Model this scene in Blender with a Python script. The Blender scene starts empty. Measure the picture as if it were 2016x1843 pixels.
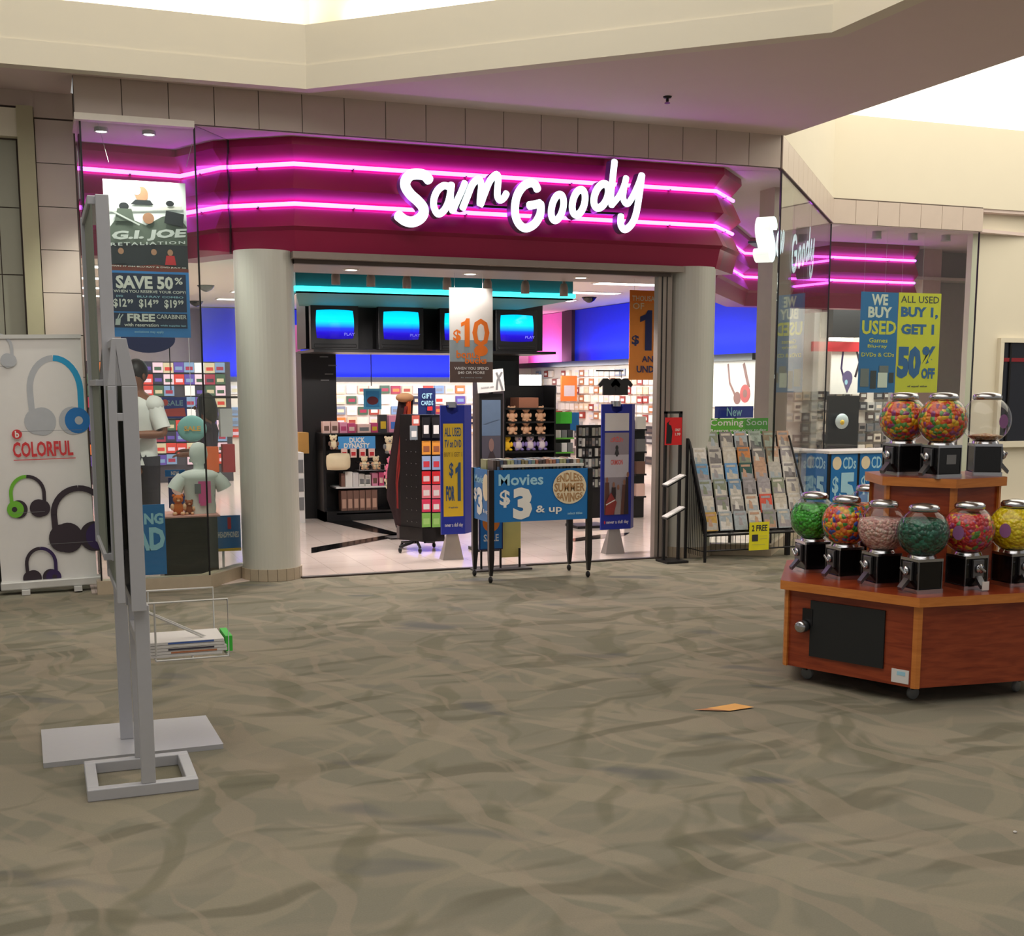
import bpy, math, random
from mathutils import Vector, Matrix
random.seed(7)
SC = bpy.context.scene
COL = SC.collection
R = math.radians
# ------------------------------------------------------------------ camera, world, exposure
YAW, PITCH, EYE, FPX, PX0, PY0 = R(21), math.atan(340/2400), 1.6, 2400.0, 1008.0, 1100.0
cd = bpy.data.cameras.new('camera'); cam = bpy.data.objects.new('camera', cd); COL.objects.link(cam)
cd.sensor_fit = 'HORIZONTAL'; cd.sensor_width = 36; cd.lens = 36*FPX/2016
cd.shift_y = (PY0-921.5)/2016; cd.clip_start = .05; cd.clip_end = 200
cam.location = (0, 0, EYE); cam.rotation_euler = (math.pi/2-PITCH, 0, -YAW)
SC.camera = cam
w = bpy.data.worlds.new('world'); SC.world = w; w.use_nodes = True
w.node_tree.nodes['Background'].inputs[0].default_value = (1.0, .97, .92, 1)
w.node_tree.nodes['Background'].inputs[1].default_value = WORLD = .34
SC.view_settings.view_transform = 'Standard'; SC.view_settings.look = 'None'
SC.view_settings.gamma = 1; SC.view_settings.use_curve_mapping = False
SC.view_settings.exposure = 0.0
SC.cycles.use_denoising = True
SC.cycles.max_bounces = 8; SC.cycles.transparent_max_bounces = 24
SC.cycles.caustics_reflective = False; SC.cycles.caustics_refractive = False
SC.cycles.sample_clamp_indirect = 6

def area(name, loc, rot, sx, sy, power, col):
    l = bpy.data.lights.new(name, 'AREA'); l.shape = 'RECTANGLE'; l.size = sx; l.size_y = sy
    l.energy = power; l.color = col
    o = bpy.data.objects.new(name, l); o.location = loc; o.rotation_euler = rot; COL.objects.link(o); return o
area('atrium_skylight_light', (0.6, 3.5, 6.4), (0, 0, 0), 7.0, 10, 390, (1, .97, .91))
area('corner_skylight_light', (9.3, 8.6, 5.6), (0, 0, 0), 4.6, 7.0, 230, (1, .97, .91))
area('shop_back_light', (4.5, 18.5, 3.05), (0, 0, 0), 7, 8, 420, (1, .94, .88))
area('back_wall_light', (6.2, 23.6, 1.66), (R(60), 0, 0), 6, .15, 28, (1, .96, .92))
area('side_wall_light', (9.5, 19.5, 1.94), (0, R(-55), 0), .15, 8, 48, (1, .96, .92))
area('blue_cove_light', (9.8, 19.0, 2.12), (0, R(-130), 0), .12, 6, 40, (.06, .16, 1))
area('pink_cove_light', (9.8, 24.3, 2.12), (0, R(-130), 0), .12, 1.4, 22, (1, .35, .75))
area('blue_back_light', (5.6, 24.05, 1.82), (R(120), 0, 0), 6, .12, 30, (.06, .16, 1))
area('cove_light', (-.6, 9.72, 4.32), (R(150), 0, 0), 5, .12, 70, (1, .92, .70))
area('cove_light', (3.55, 8.35, 4.32), (R(150), 0, R(-45)), 3.4, .12, 50, (1, .92, .70))
area('bay_fill_light', (11.9, 15.7, 3.05), (0, 0, 0), 2.6, .8, 90, (1, .95, .9))  # added fill to brighten the right bay wall; no ceiling fixture there
def spotlamp(name, loc, tgt, power, cone, col=(1, .93, .84), rad=.04):
    l = bpy.data.lights.new(name, 'SPOT'); l.energy = power; l.spot_size = R(cone); l.spot_blend = .6; l.color = col; l.shadow_soft_size = rad
    o = bpy.data.objects.new(name, l); o.location = loc; o.rotation_euler = (Vector(tgt)-Vector(loc)).to_track_quat('-Z', 'Y').to_euler(); COL.objects.link(o); return o

# ------------------------------------------------------------------ camera maths used to set out the plan
_f = Vector((math.sin(YAW)*math.cos(PITCH), math.cos(YAW)*math.cos(PITCH), -math.sin(PITCH)))
_r = Vector((math.cos(YAW), -math.sin(YAW), 0)); _u = _r.cross(_f)
def ray(x, y): return _f + _r*((x-PX0)/FPX) - _u*((y-PY0)/FPX)
def onv(x, y, v):
    d = ray(x, y); t = v/d.y; return (d.x*t, EYE+d.z*t)            # -> (u, z) on the plane v
def onz(x, y, z=0):
    d = ray(x, y); t = (z-EYE)/d.z; return (d.x*t, d.y*t)          # -> (u, v) on the level z
def atd(x, dep):
    l = (x-PX0)/FPX*dep; return (_r.x*l+math.sin(YAW)*dep, _r.y*l+math.cos(YAW)*dep)
def rect(x0, y0, x1, y1, v):
    a = onv(x0, (y0+y1)/2, v)[0]; b = onv(x1, (y0+y1)/2, v)[0]; xm = (x0+x1)/2
    return a, b, onv(xm, y1, v)[1], onv(xm, y0, v)[1]               # u0,u1,z0,z1

# ------------------------------------------------------------------ materials
def lin(c):
    return tuple(((x/255)/12.92 if x/255 <= .04045 else ((x/255+.055)/1.055)**2.4) for x in c)
MATS = {}
def mat(name, rgb, rough=.6, metal=0, emit=0, ecol=None, var=.07, scale=14, bump=0, spec=.5, alpha=None, coat=0):
    if name in MATS: return MATS[name]
    m = bpy.data.materials.new(name); m.use_nodes = True; nt = m.node_tree; b = nt.nodes['Principled BSDF']
    c = lin(rgb); tc = nt.nodes.new('ShaderNodeTexCoord'); nz = nt.nodes.new('ShaderNodeTexNoise')
    nz.inputs['Scale'].default_value = scale; nz.inputs['Detail'].default_value = 3
    nt.links.new(tc.outputs['Object'], nz.inputs['Vector'])
    mx = nt.nodes.new('ShaderNodeMix'); mx.data_type = 'RGBA'
    mx.inputs[6].default_value = tuple(x*(1-var) for x in c)+(1,); mx.inputs[7].default_value = tuple(min(1, x*(1+var)) for x in c)+(1,)
    nt.links.new(nz.outputs['Fac'], mx.inputs[0]); nt.links.new(mx.outputs[2], b.inputs['Base Color'])
    b.inputs['Roughness'].default_value = rough; b.inputs['Metallic'].default_value = metal
    b.inputs['Specular IOR Level'].default_value = spec
    if coat: b.inputs['Coat Weight'].default_value = coat; b.inputs['Coat Roughness'].default_value = .08
    if emit:
        b.inputs['Emission Color'].default_value = (ecol or c)+(1,); b.inputs['Emission Strength'].default_value = emit
    if bump:
        bp = nt.nodes.new('ShaderNodeBump'); bp.inputs['Strength'].default_value = bump; bp.inputs['Distance'].default_value = .01
        nt.links.new(nz.outputs['Fac'], bp.inputs['Height']); nt.links.new(bp.outputs[0], b.inputs['Normal'])
    MATS[name] = m; return m
def glass(name, tint=(.93, .97, .95), ior=1.45, rough=.0):
    if name in MATS: return MATS[name]
    m = bpy.data.materials.new(name); m.use_nodes = True; nt = m.node_tree; nt.nodes.clear()
    o = nt.nodes.new('ShaderNodeOutputMaterial'); mx = nt.nodes.new('ShaderNodeMixShader')
    t = nt.nodes.new('ShaderNodeBsdfTransparent'); t.inputs[0].default_value = tint+(1,)
    g = nt.nodes.new('ShaderNodeBsdfGlossy'); g.inputs['Roughness'].default_value = rough
    f = nt.nodes.new('ShaderNodeFresnel'); ge = nt.nodes.new('ShaderNodeNewGeometry'); mr = nt.nodes.new('ShaderNodeMapRange'); mr.inputs[3].default_value = ior; mr.inputs[4].default_value = 1/ior
    nt.links.new(ge.outputs['Backfacing'], mr.inputs[0]); nt.links.new(mr.outputs[0], f.inputs[0])
    nt.links.new(f.outputs[0], mx.inputs[0]); nt.links.new(t.outputs[0], mx.inputs[1]); nt.links.new(g.outputs[0], mx.inputs[2])
    nt.links.new(mx.outputs[0], o.inputs[0]); MATS[name] = m; return m

def carpet_material():
    m = bpy.data.materials.new('mall_carpet'); m.use_nodes = True; nt = m.node_tree; N = nt.nodes.new; L = nt.links.new
    b = nt.nodes['Principled BSDF']; b.inputs['Roughness'].default_value = .95; b.inputs['Specular IOR Level'].default_value = .1
    tc = N('ShaderNodeTexCoord')
    wn = N('ShaderNodeTexNoise'); wn.inputs['Scale'].default_value = 1.3; wn.inputs['Detail'].default_value = 2
    L(tc.outputs['Object'], wn.inputs['Vector'])
    def warped(rot, sc, amt):
        a = N('ShaderNodeVectorMath'); a.operation = 'MULTIPLY_ADD'; a.inputs[1].default_value = (amt, amt, 0)
        L(wn.outputs['Color'], a.inputs[0]); L(tc.outputs['Object'], a.inputs[2])
        r0 = N('ShaderNodeMapping'); r0.inputs['Rotation'].default_value = (0, 0, rot); L(a.outputs[0], r0.inputs[0])
        mp = N('ShaderNodeMapping'); mp.inputs['Scale'].default_value = sc
        L(r0.outputs[0], mp.inputs[0]); return mp.outputs[0]
    def streak(rot, sc, amt, lo, hi, scale=1.0, det=2):
        n = N('ShaderNodeTexNoise'); n.inputs['Scale'].default_value = scale; n.inputs['Detail'].default_value = det
        n.inputs['Roughness'].default_value = .45
        L(warped(rot, sc, amt), n.inputs['Vector']); r = N('ShaderNodeMapRange')
        r.inputs[1].default_value = lo; r.inputs[2].default_value = hi; L(n.outputs['Fac'], r.inputs[0]); return r.outputs[0]
    base = lin((130, 126, 112)); cur = None
    def over(prev, fac, col, amt):
        k = N('ShaderNodeMath'); k.operation = 'MULTIPLY'; k.inputs[1].default_value = amt; L(fac, k.inputs[0])
        mx = N('ShaderNodeMix'); mx.data_type = 'RGBA'; L(k.outputs[0], mx.inputs[0])
        if prev is None: mx.inputs[6].default_value = base+(1,)
        else: L(prev, mx.inputs[6])
        mx.inputs[7].default_value = lin(col)+(1,); return mx.outputs[2]
    cur = over(cur, streak(R(12), (.9, 5.0, 1), .35, .50, .60), (146, 137, 121), .55)
    cur = over(cur, streak(R(58), (.8, 4.6, 1), .45, .555, .60), (156, 146, 129), .6)
    cur = over(cur, streak(R(-35), (.8, 5.2, 1), .4, .56, .60), (148, 140, 122), .55)
    cur = over(cur, streak(R(-4), (1.0, 5.5, 1), .5, .56, .64), (100, 96, 82), .6)
    cur = over(cur, streak(R(-66), (1.1, 4.5, 1), .5, .58, .64), (104, 102, 84), .5)
    cur = over(cur, streak(R(80), (.7, 6.5, 1), .6, .57, .60), (152, 140, 124), .5)
    cur = over(cur, streak(R(30), (1.3, 3.0, 1), .4, .64, .72), (92, 94, 100), .6)
    g = N('ShaderNodeTexNoise'); g.inputs['Scale'].default_value = 160; g.inputs['Detail'].default_value = 2
    L(tc.outputs['Object'], g.inputs['Vector'])
    cur = over(cur, g.outputs['Fac'], (84, 78, 64), .28)
    L(cur, b.inputs['Base Color'])
    bp = N('ShaderNodeBump'); bp.inputs['Strength'].default_value = .5; bp.inputs['Distance'].default_value = .004
    L(g.outputs['Fac'], bp.inputs['Height']); L(bp.outputs[0], b.inputs['Normal'])
    return m
def wood_material(name, c1, c2, rough=.28):
    m = bpy.data.materials.new(name); m.use_nodes = True; nt = m.node_tree; N = nt.nodes.new; L = nt.links.new
    b = nt.nodes['Principled BSDF']; b.inputs['Roughness'].default_value = rough
    tc = N('ShaderNodeTexCoord'); mp = N('ShaderNodeMapping'); mp.inputs['Scale'].default_value = (3, 3, 22)
    n = N('ShaderNodeTexNoise'); n.inputs['Scale'].default_value = 2; n.inputs['Detail'].default_value = 5; n.inputs['Distortion'].default_value = .6
    L(tc.outputs['Object'], mp.inputs[0]); L(mp.outputs[0], n.inputs['Vector'])
    cr = N('ShaderNodeValToRGB'); cr.color_ramp.elements[0].position = .3; cr.color_ramp.elements[1].position = .7
    cr.color_ramp.elements[0].color = lin(c1)+(1,); cr.color_ramp.elements[1].color = lin(c2)+(1,)
    L(n.outputs['Fac'], cr.inputs[0]); L(cr.outputs[0], b.inputs['Base Color']); return m
def candy_material(name, cols, scale=60):
    m = bpy.data.materials.new(name); m.use_nodes = True; nt = m.node_tree; N = nt.nodes.new; L = nt.links.new
    b = nt.nodes['Principled BSDF']; b.inputs['Roughness'].default_value = .3
    tc = N('ShaderNodeTexCoord'); v = N('ShaderNodeTexVoronoi'); v.inputs['Scale'].default_value = scale
    L(tc.outputs['Object'], v.inputs['Vector']); sp = N('ShaderNodeSeparateColor'); L(v.outputs['Color'], sp.inputs[0])
    cr = N('ShaderNodeValToRGB'); cr.color_ramp.interpolation = 'CONSTANT'; e = cr.color_ramp.elements
    while len(e) > 1: e.remove(e[-1])
    e[0].color = lin(cols[0])+(1,); e[0].position = 0
    for i, c in enumerate(cols[1:], 1): k = e.new(.1+.8*i/len(cols)); k.color = lin(c)+(1,)
    L(sp.outputs[0], cr.inputs[0]); L(cr.outputs[0], b.inputs['Base Color'])
    bp = N('ShaderNodeBump'); bp.invert = True; bp.inputs['Strength'].default_value = 1; bp.inputs['Distance'].default_value = .012
    L(v.outputs['Distance'], bp.inputs['Height']); L(bp.outputs[0], b.inputs['Normal']); return m
def shopfloor_material():
    m = bpy.data.materials.new('polished_shop_tile'); m.use_nodes = True; nt = m.node_tree; N = nt.nodes.new; L = nt.links.new
    b = nt.nodes['Principled BSDF']; b.inputs['Roughness'].default_value = .12
    tc = N('ShaderNodeTexCoord'); n = N('ShaderNodeTexNoise'); n.inputs['Scale'].default_value = 5; n.inputs['Detail'].default_value = 4
    br = N('ShaderNodeTexBrick'); br.offset = 0; br.inputs['Scale'].default_value = 1; br.inputs['Brick Width'].default_value = .33; br.inputs['Row Height'].default_value = .33
    br.inputs['Mortar Size'].default_value = .004; br.inputs['Color1'].default_value = lin((232, 214, 206))+(1,); br.inputs['Color2'].default_value = lin((228, 210, 202))+(1,)
    br.inputs['Mortar'].default_value = lin((206, 190, 182))+(1,)
    L(tc.outputs['Object'], br.inputs['Vector']); L(br.outputs[0], b.inputs['Base Color']); return m
def screen_material(name):
    m = bpy.data.materials.new(name); m.use_nodes = True; nt = m.node_tree; N = nt.nodes.new; L = nt.links.new
    b = nt.nodes['Principled BSDF']; b.inputs['Base Color'].default_value = (0, 0, .01, 1); b.inputs['Roughness'].default_value = .1
    tc = N('ShaderNodeTexCoord'); s = N('ShaderNodeSeparateXYZ'); L(tc.outputs['Object'], s.inputs[0])
    r = N('ShaderNodeMapRange'); r.inputs[1].default_value = -.17; r.inputs[2].default_value = .17; L(s.outputs[2], r.inputs[0])
    cr = N('ShaderNodeValToRGB'); e = cr.color_ramp.elements
    e[0].position = 0; e[0].color = lin((22, 8, 130))+(1,); e[1].position = 1; e[1].color = lin((0, 190, 255))+(1,)
    k = e.new(.25); k.color = lin((30, 10, 190))+(1,); k = e.new(.38); k.color = lin((20, 60, 230))+(1,); k = e.new(.62); k.color = lin((0, 225, 255))+(1,)
    L(r.outputs[0], cr.inputs[0]); L(cr.outputs[0], b.inputs['Emission Color']); b.inputs['Emission Strength'].default_value = 1.45
    return m

CARPET = carpet_material()
CREAM = mat('cream_plaster', (226, 218, 200), .8, var=.02, scale=3)
SOFFIT = mat('mauve_plaster', (168, 148, 142), .85, var=.02, scale=3)
TILE = mat('taupe_wall_tile', (200, 184, 174), .35, var=.05, scale=6)
TILEG = mat('grey_green_wall_tile', (156, 154, 138), .45, var=.05, scale=6)
GROUT = mat('dark_grout', (92, 80, 74), .9)
STRIPC = mat('khaki_trim', (176, 168, 138), .5, var=.03)
COLM = mat('column_laminate', (208, 206, 196), .34, metal=.25, var=.02, scale=4)
CRIM = mat('crimson_paint', (150, 22, 68), .42, var=.05, scale=5)
DARKM = mat('dark_mauve_paint', (70, 42, 48), .6)
STONE = mat('beige_stone', (176, 160, 138), .5, var=.08, scale=25)
BLK = mat('black_laminate', (18, 16, 18), .35, var=.2)
BLKM = mat('black_metal', (26, 24, 26), .4, metal=.3)
BLKG = mat('black_gloss', (12, 10, 12), .12, var=.2)
GREYM = mat('grey_painted_steel', (186, 186, 192), .42, metal=.25, var=.03, scale=40)
GREYP = mat('grey_green_backing', (128, 134, 122), .6, var=.05)
CHR = mat('chrome', (190, 190, 195), .18, metal=1, var=.04, scale=30)
WHT = mat('white_print', (232, 228, 222), .5, var=.02)
PAPER = mat('white_paper', (222, 218, 216), .7, var=.03)
BLUE = mat('sign_blue', (22, 110, 178), .45, var=.04, scale=8)
NAVY = mat('navy_print', (20, 36, 92), .5)
ROYAL = mat('royal_blue_board', (22, 42, 150), .45, var=.05)
YEL = mat('sign_yellow', (226, 214, 40), .5, var=.03)
GOLD = mat('mustard_yellow', (222, 182, 40), .5, var=.03)
ORG = mat('sign_orange', (235, 128, 40), .5, var=.04)
RED = mat('sign_red', (200, 40, 48), .5, var=.04)
GRN = mat('sign_green', (96, 176, 60), .5, var=.04)
LBLUE = mat('print_light_blue', (160, 205, 225), .5)
CREAMP = mat('print_cream', (226, 208, 176), .5)
GREYPR = mat('print_grey', (120, 120, 122), .5)
DGREY = mat('print_dark_grey', (52, 52, 56), .5)
SKIN = mat('skin_brown', (128, 82, 60), .55, var=.05)
HAIR = mat('dark_hair', (30, 20, 18), .5, var=.3, scale=60)
NEON = mat('magenta_neon', (255, 120, 240), .3, emit=9, ecol=(.62, .085, 1.0), var=0)
CYAN = mat('cyan_neon', (120, 255, 250), .3, emit=3.6, ecol=(.02, .78, .82), var=0)
LAMP = mat('lamp_white', (255, 250, 240), .3, emit=6, ecol=(1, .93, .84), var=0)
TUBE = mat('troffer_diffuser', (255, 250, 240), .3, emit=5, ecol=(1, .93, .86), var=0)
SIGNW = mat('sign_face_white', (245, 250, 255), .3, emit=1.7, ecol=(.76, .95, 1.0), var=0)
SIGNE = mat('sign_letter_return', (120, 105, 130), .4, metal=.3)
TEAL = mat('teal_paint', (12, 96, 104), .5)
BWALL = mat('deep_blue_wall', (16, 46, 225), .6)
PINKW = mat('pink_wall', (226, 120, 190), .6)
WOODR = wood_material('cherry_wood_panel', (122, 44, 22), (158, 70, 38))
WOODE = wood_material('honey_wood_edge', (186, 108, 46), (208, 130, 62))
G1 = glass('window_glass', (.90, .95, .93), 1.5)
GG = glass('globe_glass', (.93, .93, .94), 1.5, .02)

# ------------------------------------------------------------------ mesh builder
class MB:
    def __init__(s): s.v = []; s.f = []; s.m = []; s.mats = []; s.sm = []
    def mi(s, m):
        if m not in s.mats: s.mats.append(m)
        return s.mats.index(m)
    def add(s, vs, fs, m, smooth=False):
        o = len(s.v); s.v += [tuple(p) for p in vs]; k = s.mi(m)
        for f in fs: s.f.append(tuple(o+i for i in f)); s.m.append(k); s.sm.append(smooth)
        return s
    def box(s, x0, x1, y0, y1, z0, z1, m, M=None):
        vs = [(x0,y0,z0),(x1,y0,z0),(x1,y1,z0),(x0,y1,z0),(x0,y0,z1),(x1,y0,z1),(x1,y1,z1),(x0,y1,z1)]
        if M is not None: vs = [M @ Vector(p) for p in vs]
        return s.add(vs, [(3,2,1,0),(4,5,6,7),(0,1,5,4),(1,2,6,5),(2,3,7,6),(3,0,4,7)], m)
    def prism(s, poly, z0, z1, m, mt=None):                     # poly in xy, counter-clockwise
        n = len(poly); vs = [(p[0],p[1],z0) for p in poly]+[(p[0],p[1],z1) for p in poly]
        s.add(vs, [(i,(i+1)%n,n+(i+1)%n,n+i) for i in range(n)], m)
        s.add(vs, [tuple(range(n-1,-1,-1)), tuple(range(n,2*n))], mt or m); return s
    def prismy(s, poly, y0, y1, m):                             # poly in xz
        n = len(poly); vs = [(p[0],y0,p[1]) for p in poly]+[(p[0],y1,p[1]) for p in poly]
        return s.add(vs, [(i,(i+1)%n,n+(i+1)%n,n+i) for i in range(n)]+[tuple(range(n-1,-1,-1)), tuple(range(n,2*n))], m)
    def poly(s, pts, m): return s.add(pts, [tuple(range(len(pts)))], m)
    def tube(s, pts, r, m, n=6, closed=False, r1=None):
        pts = [Vector(p) for p in pts]; k = len(pts); vs = []; fs = []
        for i, p in enumerate(pts):
            if closed: t = pts[(i+1) % k]-pts[i-1]
            else: t = pts[min(i+1, k-1)]-pts[max(i-1, 0)]
            t.normalize(); a = Vector((0,0,1)) if abs(t.z) < .9 else Vector((1,0,0)); x = t.cross(a).normalized(); y = t.cross(x)
            rr = r if r1 is None else r+(r1-r)*i/(k-1)
            for j in range(n): an = 2*math.pi*j/n; vs.append(p+x*(rr*math.cos(an))+y*(rr*math.sin(an)))
        for i in range(k if closed else k-1):
            for j in range(n):
                a = i*n+j; b = i*n+(j+1)%n; c = ((i+1)%k)*n+(j+1)%n; d = ((i+1)%k)*n+j; fs.append((a,b,c,d))
        s.add(vs, fs, m, True)
        if not closed: s.add(vs[:n], [tuple(range(n-1,-1,-1))], m); s.add(vs[-n:], [tuple(range(n))], m)
        return s
    def cyl(s, c, r, z0, z1, m, n=24, r2=None): return s.lathe([(0,z0),(r,z0),(r if r2 is None else r2,z1),(0,z1)], c, m, n, False)
    def lathe(s, prof, c, m, n=24, smooth=True, sx=1, sy=1):
        vs = []; fs = []
        for (r, z) in prof:
            for j in range(n): a = 2*math.pi*j/n; vs.append((c[0]+sx*r*math.cos(a), c[1]+sy*r*math.sin(a), c[2]+z))
        for i in range(len(prof)-1):
            for j in range(n): fs.append((i*n+j, i*n+(j+1)%n, (i+1)*n+(j+1)%n, (i+1)*n+j))
        return s.add(vs, fs, m, smooth)
    def ball(s, c, rx, ry, rz, m, n=12, k=8):
        vs = []; fs = []
        for i in range(k+1):
            ph = math.pi*i/k
            for j in range(n): a = 2*math.pi*j/n; vs.append((c[0]+rx*math.sin(ph)*math.cos(a), c[1]+ry*math.sin(ph)*math.sin(a), c[2]-rz*math.cos(ph)))
        for i in range(k):
            for j in range(n): fs.append((i*n+j, i*n+(j+1)%n, (i+1)*n+(j+1)%n, (i+1)*n+j))
        return s.add(vs, fs, m, True)
    def obj(s, name, parent=None, loc=None, rot=None, bevel=0):
        me = bpy.data.meshes.new(name); me.from_pydata(s.v, [], s.f)
        for m in s.mats: me.materials.append(m)
        me.polygons.foreach_set('material_index', s.m); me.polygons.foreach_set('use_smooth', s.sm); me.update()
        o = bpy.data.objects.new(name, me); COL.objects.link(o)
        if parent: o.parent = parent
        if loc: o.location = loc
        if rot: o.rotation_euler = rot
        if bevel:
            b = o.modifiers.new('bevel', 'BEVEL'); b.width = bevel; b.segments = 2; b.limit_method = 'ANGLE'
        return o
def tag(o, label, cat, group=None, kind=None):
    if label: o['label'] = label
    if cat: o['category'] = cat
    if group: o['group'] = group
    if kind: o['kind'] = kind
    return o
def thing(name, label, cat, loc=(0,0,0), rz=0, group=None, rot=None):
    o = bpy.data.objects.new(name, None); COL.objects.link(o); o.empty_display_size = .1
    o.location = loc; o.rotation_euler = rot or (0, 0, rz); return tag(o, label, cat, group)
def struct(mb, name, **k): o = mb.obj(name, **k); o['kind'] = 'structure'; return o
def copy_tree(o, parent=None):
    c = o.copy(); COL.objects.link(c)
    if parent: c.parent = parent
    for ch in list(o.children):
        copy_tree(ch, c)
    return c

# ------------------------------------------------------------------ flat print (lettering and shapes on a sign)
_tc = {}
def text_geo(s, bold, spacing):
    k = (s, bold, spacing)
    if k in _tc: return _tc[k]
    cu = bpy.data.curves.new('t', 'FONT'); cu.body = s; cu.resolution_u = 2; cu.offset = bold; cu.space_character = spacing
    ob = bpy.data.objects.new('t', cu); me = ob.to_mesh()
    vs = [(v.co.x, v.co.y) for v in me.vertices]; fs = [tuple(p.vertices) for p in me.polygons]
    ob.to_mesh_clear(); bpy.data.objects.remove(ob); bpy.data.curves.remove(cu)
    if not vs: _tc[k] = ([], []); return _tc[k]
    x0 = min(p[0] for p in vs); x1 = max(p[0] for p in vs); y0 = min(p[1] for p in vs); y1 = max(p[1] for p in vs)
    _tc[k] = ([((p[0]-x0)/(x1-x0), (p[1]-y0)/(y1-y0)) for p in vs], fs); return _tc[k]
class Print:
    """flat print on the plane y=0 facing -y; the sheet is W x H with its lower left corner at the origin; items are in 0..1 of the sheet"""
    def __init__(s, W, H, lift=.0008): s.W = W; s.H = H; s.mb = MB(); s.k = 1; s.lift = lift
    def _y(s): s.k += 1; return -s.lift*s.k
    def rect(s, x0, z0, x1, z1, m):
        y = s._y(); s.mb.poly([(x0*s.W,y,z0*s.H),(x1*s.W,y,z0*s.H),(x1*s.W,y,z1*s.H),(x0*s.W,y,z1*s.H)], m); return s
    def poly(s, pts, m): y = s._y(); s.mb.poly([(p[0]*s.W,y,p[1]*s.H) for p in pts], m); return s
    def ell(s, cx, cz, rx, rz, m, n=24):
        return s.poly([(cx+rx*math.cos(2*math.pi*i/n), cz+rz*math.sin(2*math.pi*i/n)) for i in range(n)], m)
    def line(s, pts, w, m):
        y = s._y(); P = [Vector((p[0]*s.W, p[1]*s.H)) for p in pts]; vs = []; fs = []
        for i, p in enumerate(P):
            t = (P[min(i+1,len(P)-1)]-P[max(i-1,0)]).normalized(); n = Vector((-t.y, t.x))*(w[i] if isinstance(w, (list,tuple)) else w)/2
            vs += [(p.x-n.x, y, p.y-n.y), (p.x+n.x, y, p.y+n.y)]
        for i in range(len(P)-1): fs.append((2*i, 2*i+2, 2*i+3, 2*i+1))
        s.mb.add(vs, fs, m); return s
    def text(s, t, x0, z0, x1, z1, m, bold=.02, sp=1.0, warp=None, slant=0):
        vs, fs = text_geo(t, bold, sp); y = s._y(); out = []
        for (a, b) in vs:
            X = x0+(x1-x0)*a; lo, hi = z0, z1
            if warp: lo, hi = warp(a, z0, z1)
            out.append(((X+slant*b)*s.W, y, (lo+(hi-lo)*b)*s.H))
        s.mb.add(out, fs, m); return s
    def obj(s, parent, name='print', loc=(0,0,0)): return s.mb.obj(name, parent, loc)
def board(label, name, cat, x0, y0, x1, y1, v, m, t=.006, group=None, rz=0, partname='board'):
    """a rectangular sign whose sheet fills the given rectangle on plane v; returns thing, Print"""
    u0, u1, z0, z1 = rect(x0, y0, x1, y1, v)
    T = thing(name, label, cat, (u0, v, z0), rz, group)
    MB().box(0, u1-u0, 0, t, 0, z1-z0, m).obj(partname, T)
    return T, Print(u1-u0, z1-z0)
# ================================================================== THE SETTING
SOFFIT2 = mat('pale_mauve_plaster', (222, 204, 200), .85, var=.02, scale=3)
struct(MB().box(-12, 18, -6, 30, -.05, 0, CARPET), 'floor')
SHOPF = shopfloor_material()
sf = [(.3,9.9),(1.19,9.9),(1.62,10.12),(5.9,10.12),(6.4,9.95),(9.1,12.95),(13.5,12.95),(13.5,26),(.3,26)]
struct(MB().prism(sf, .0005, .006, SHOPF), 'shop_floor')
# black diamond bands laid in the shop floor
def fpx(*pts): return [(*onz(*p), .0085) for p in pts]
bb = MB()
for quad in ([(613,1080),(781,1052),(784,1058),(613,1091)], [(640,1019),(668,1020),(784,1051),(781,1057),(720,1046),(640,1028)], [(1120,1063),(1180,1054),(1240,1050),(1230,1056),(1130,1068)]):
    bb.poly(fpx(*quad), BLKG)
struct(bb, 'shop_floor_band')
struct(MB().box(1.98, 5.42, 10.06, 10.12, 0, .012, mat('threshold_strip', (70,60,56), .4, metal=.6)), 'threshold')

# soffit and the coffered openings
sp = [(-3,9.5),(1.98,9.45),(4.77,6.8),(4.77,-5),(6.44,-5),(6.44,9.84),(.34,9.84),(.34,10.9),(-3,10.9)]
struct(MB().prism(sp, 3.85, 3.95, SOFFIT2), 'ceiling')
def wall_path(name, pts, z0, z1, t, m, side=1):
    """vertical slab along a plan path, thickened to its left (side 1) or right"""
    mb = MB(); k = len(pts); off = []
    for i, p in enumerate(pts):
        ns = []
        for a, b in ((i-1, i), (i, i+1)):
            if a < 0 or b >= k: continue
            d = (Vector(pts[b])-Vector(pts[a])).normalized(); ns.append(Vector((-d.y, d.x))*side)
        n = ns[0] if len(ns) == 1 else (ns[0]+ns[1])/(1+ns[0].dot(ns[1]))
        off.append(Vector(p)+n*t)
    for i in range(k-1):
        q = [pts[i], pts[i+1], tuple(off[i+1]), tuple(off[i])]
        if side < 0: q = q[::-1]
        mb.prism([tuple(x) for x in q], z0, z1, m)
    return mb
bp_ = [(-3,9.5),(1.98,9.45),(4.77,6.8),(4.77,-5)]
struct(wall_path('x', bp_, 3.86, 4.26, .10, CREAM, 1), 'trim_1')
struct(wall_path('x', [(-3,9.49),(1.976,9.44),(4.76,6.79),(4.76,-5)], 3.80, 3.97, .12, CREAM, 1), 'trim_2')
struct(wall_path('x', [(-3,9.9),(2.1,9.85),(5.2,6.95),(5.2,-5)], 3.95, 6.6, .1, CREAM, 1), 'wall_coffer')
struct(wall_path('x', [(-3,9.55),(2.0,9.5),(4.8,6.85),(4.8,-5)], 4.2, 4.26, .45, CREAM, 1), 'trim_3')
struct(MB().box(-8, 5.3, -6, 10, 6.6, 6.7, CREAM), 'ceiling_atrium')
SKY = mat('skylight_panel', (255, 248, 230), .5, emit=1.9, ecol=(1.0, .94, .80), var=0)
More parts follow.
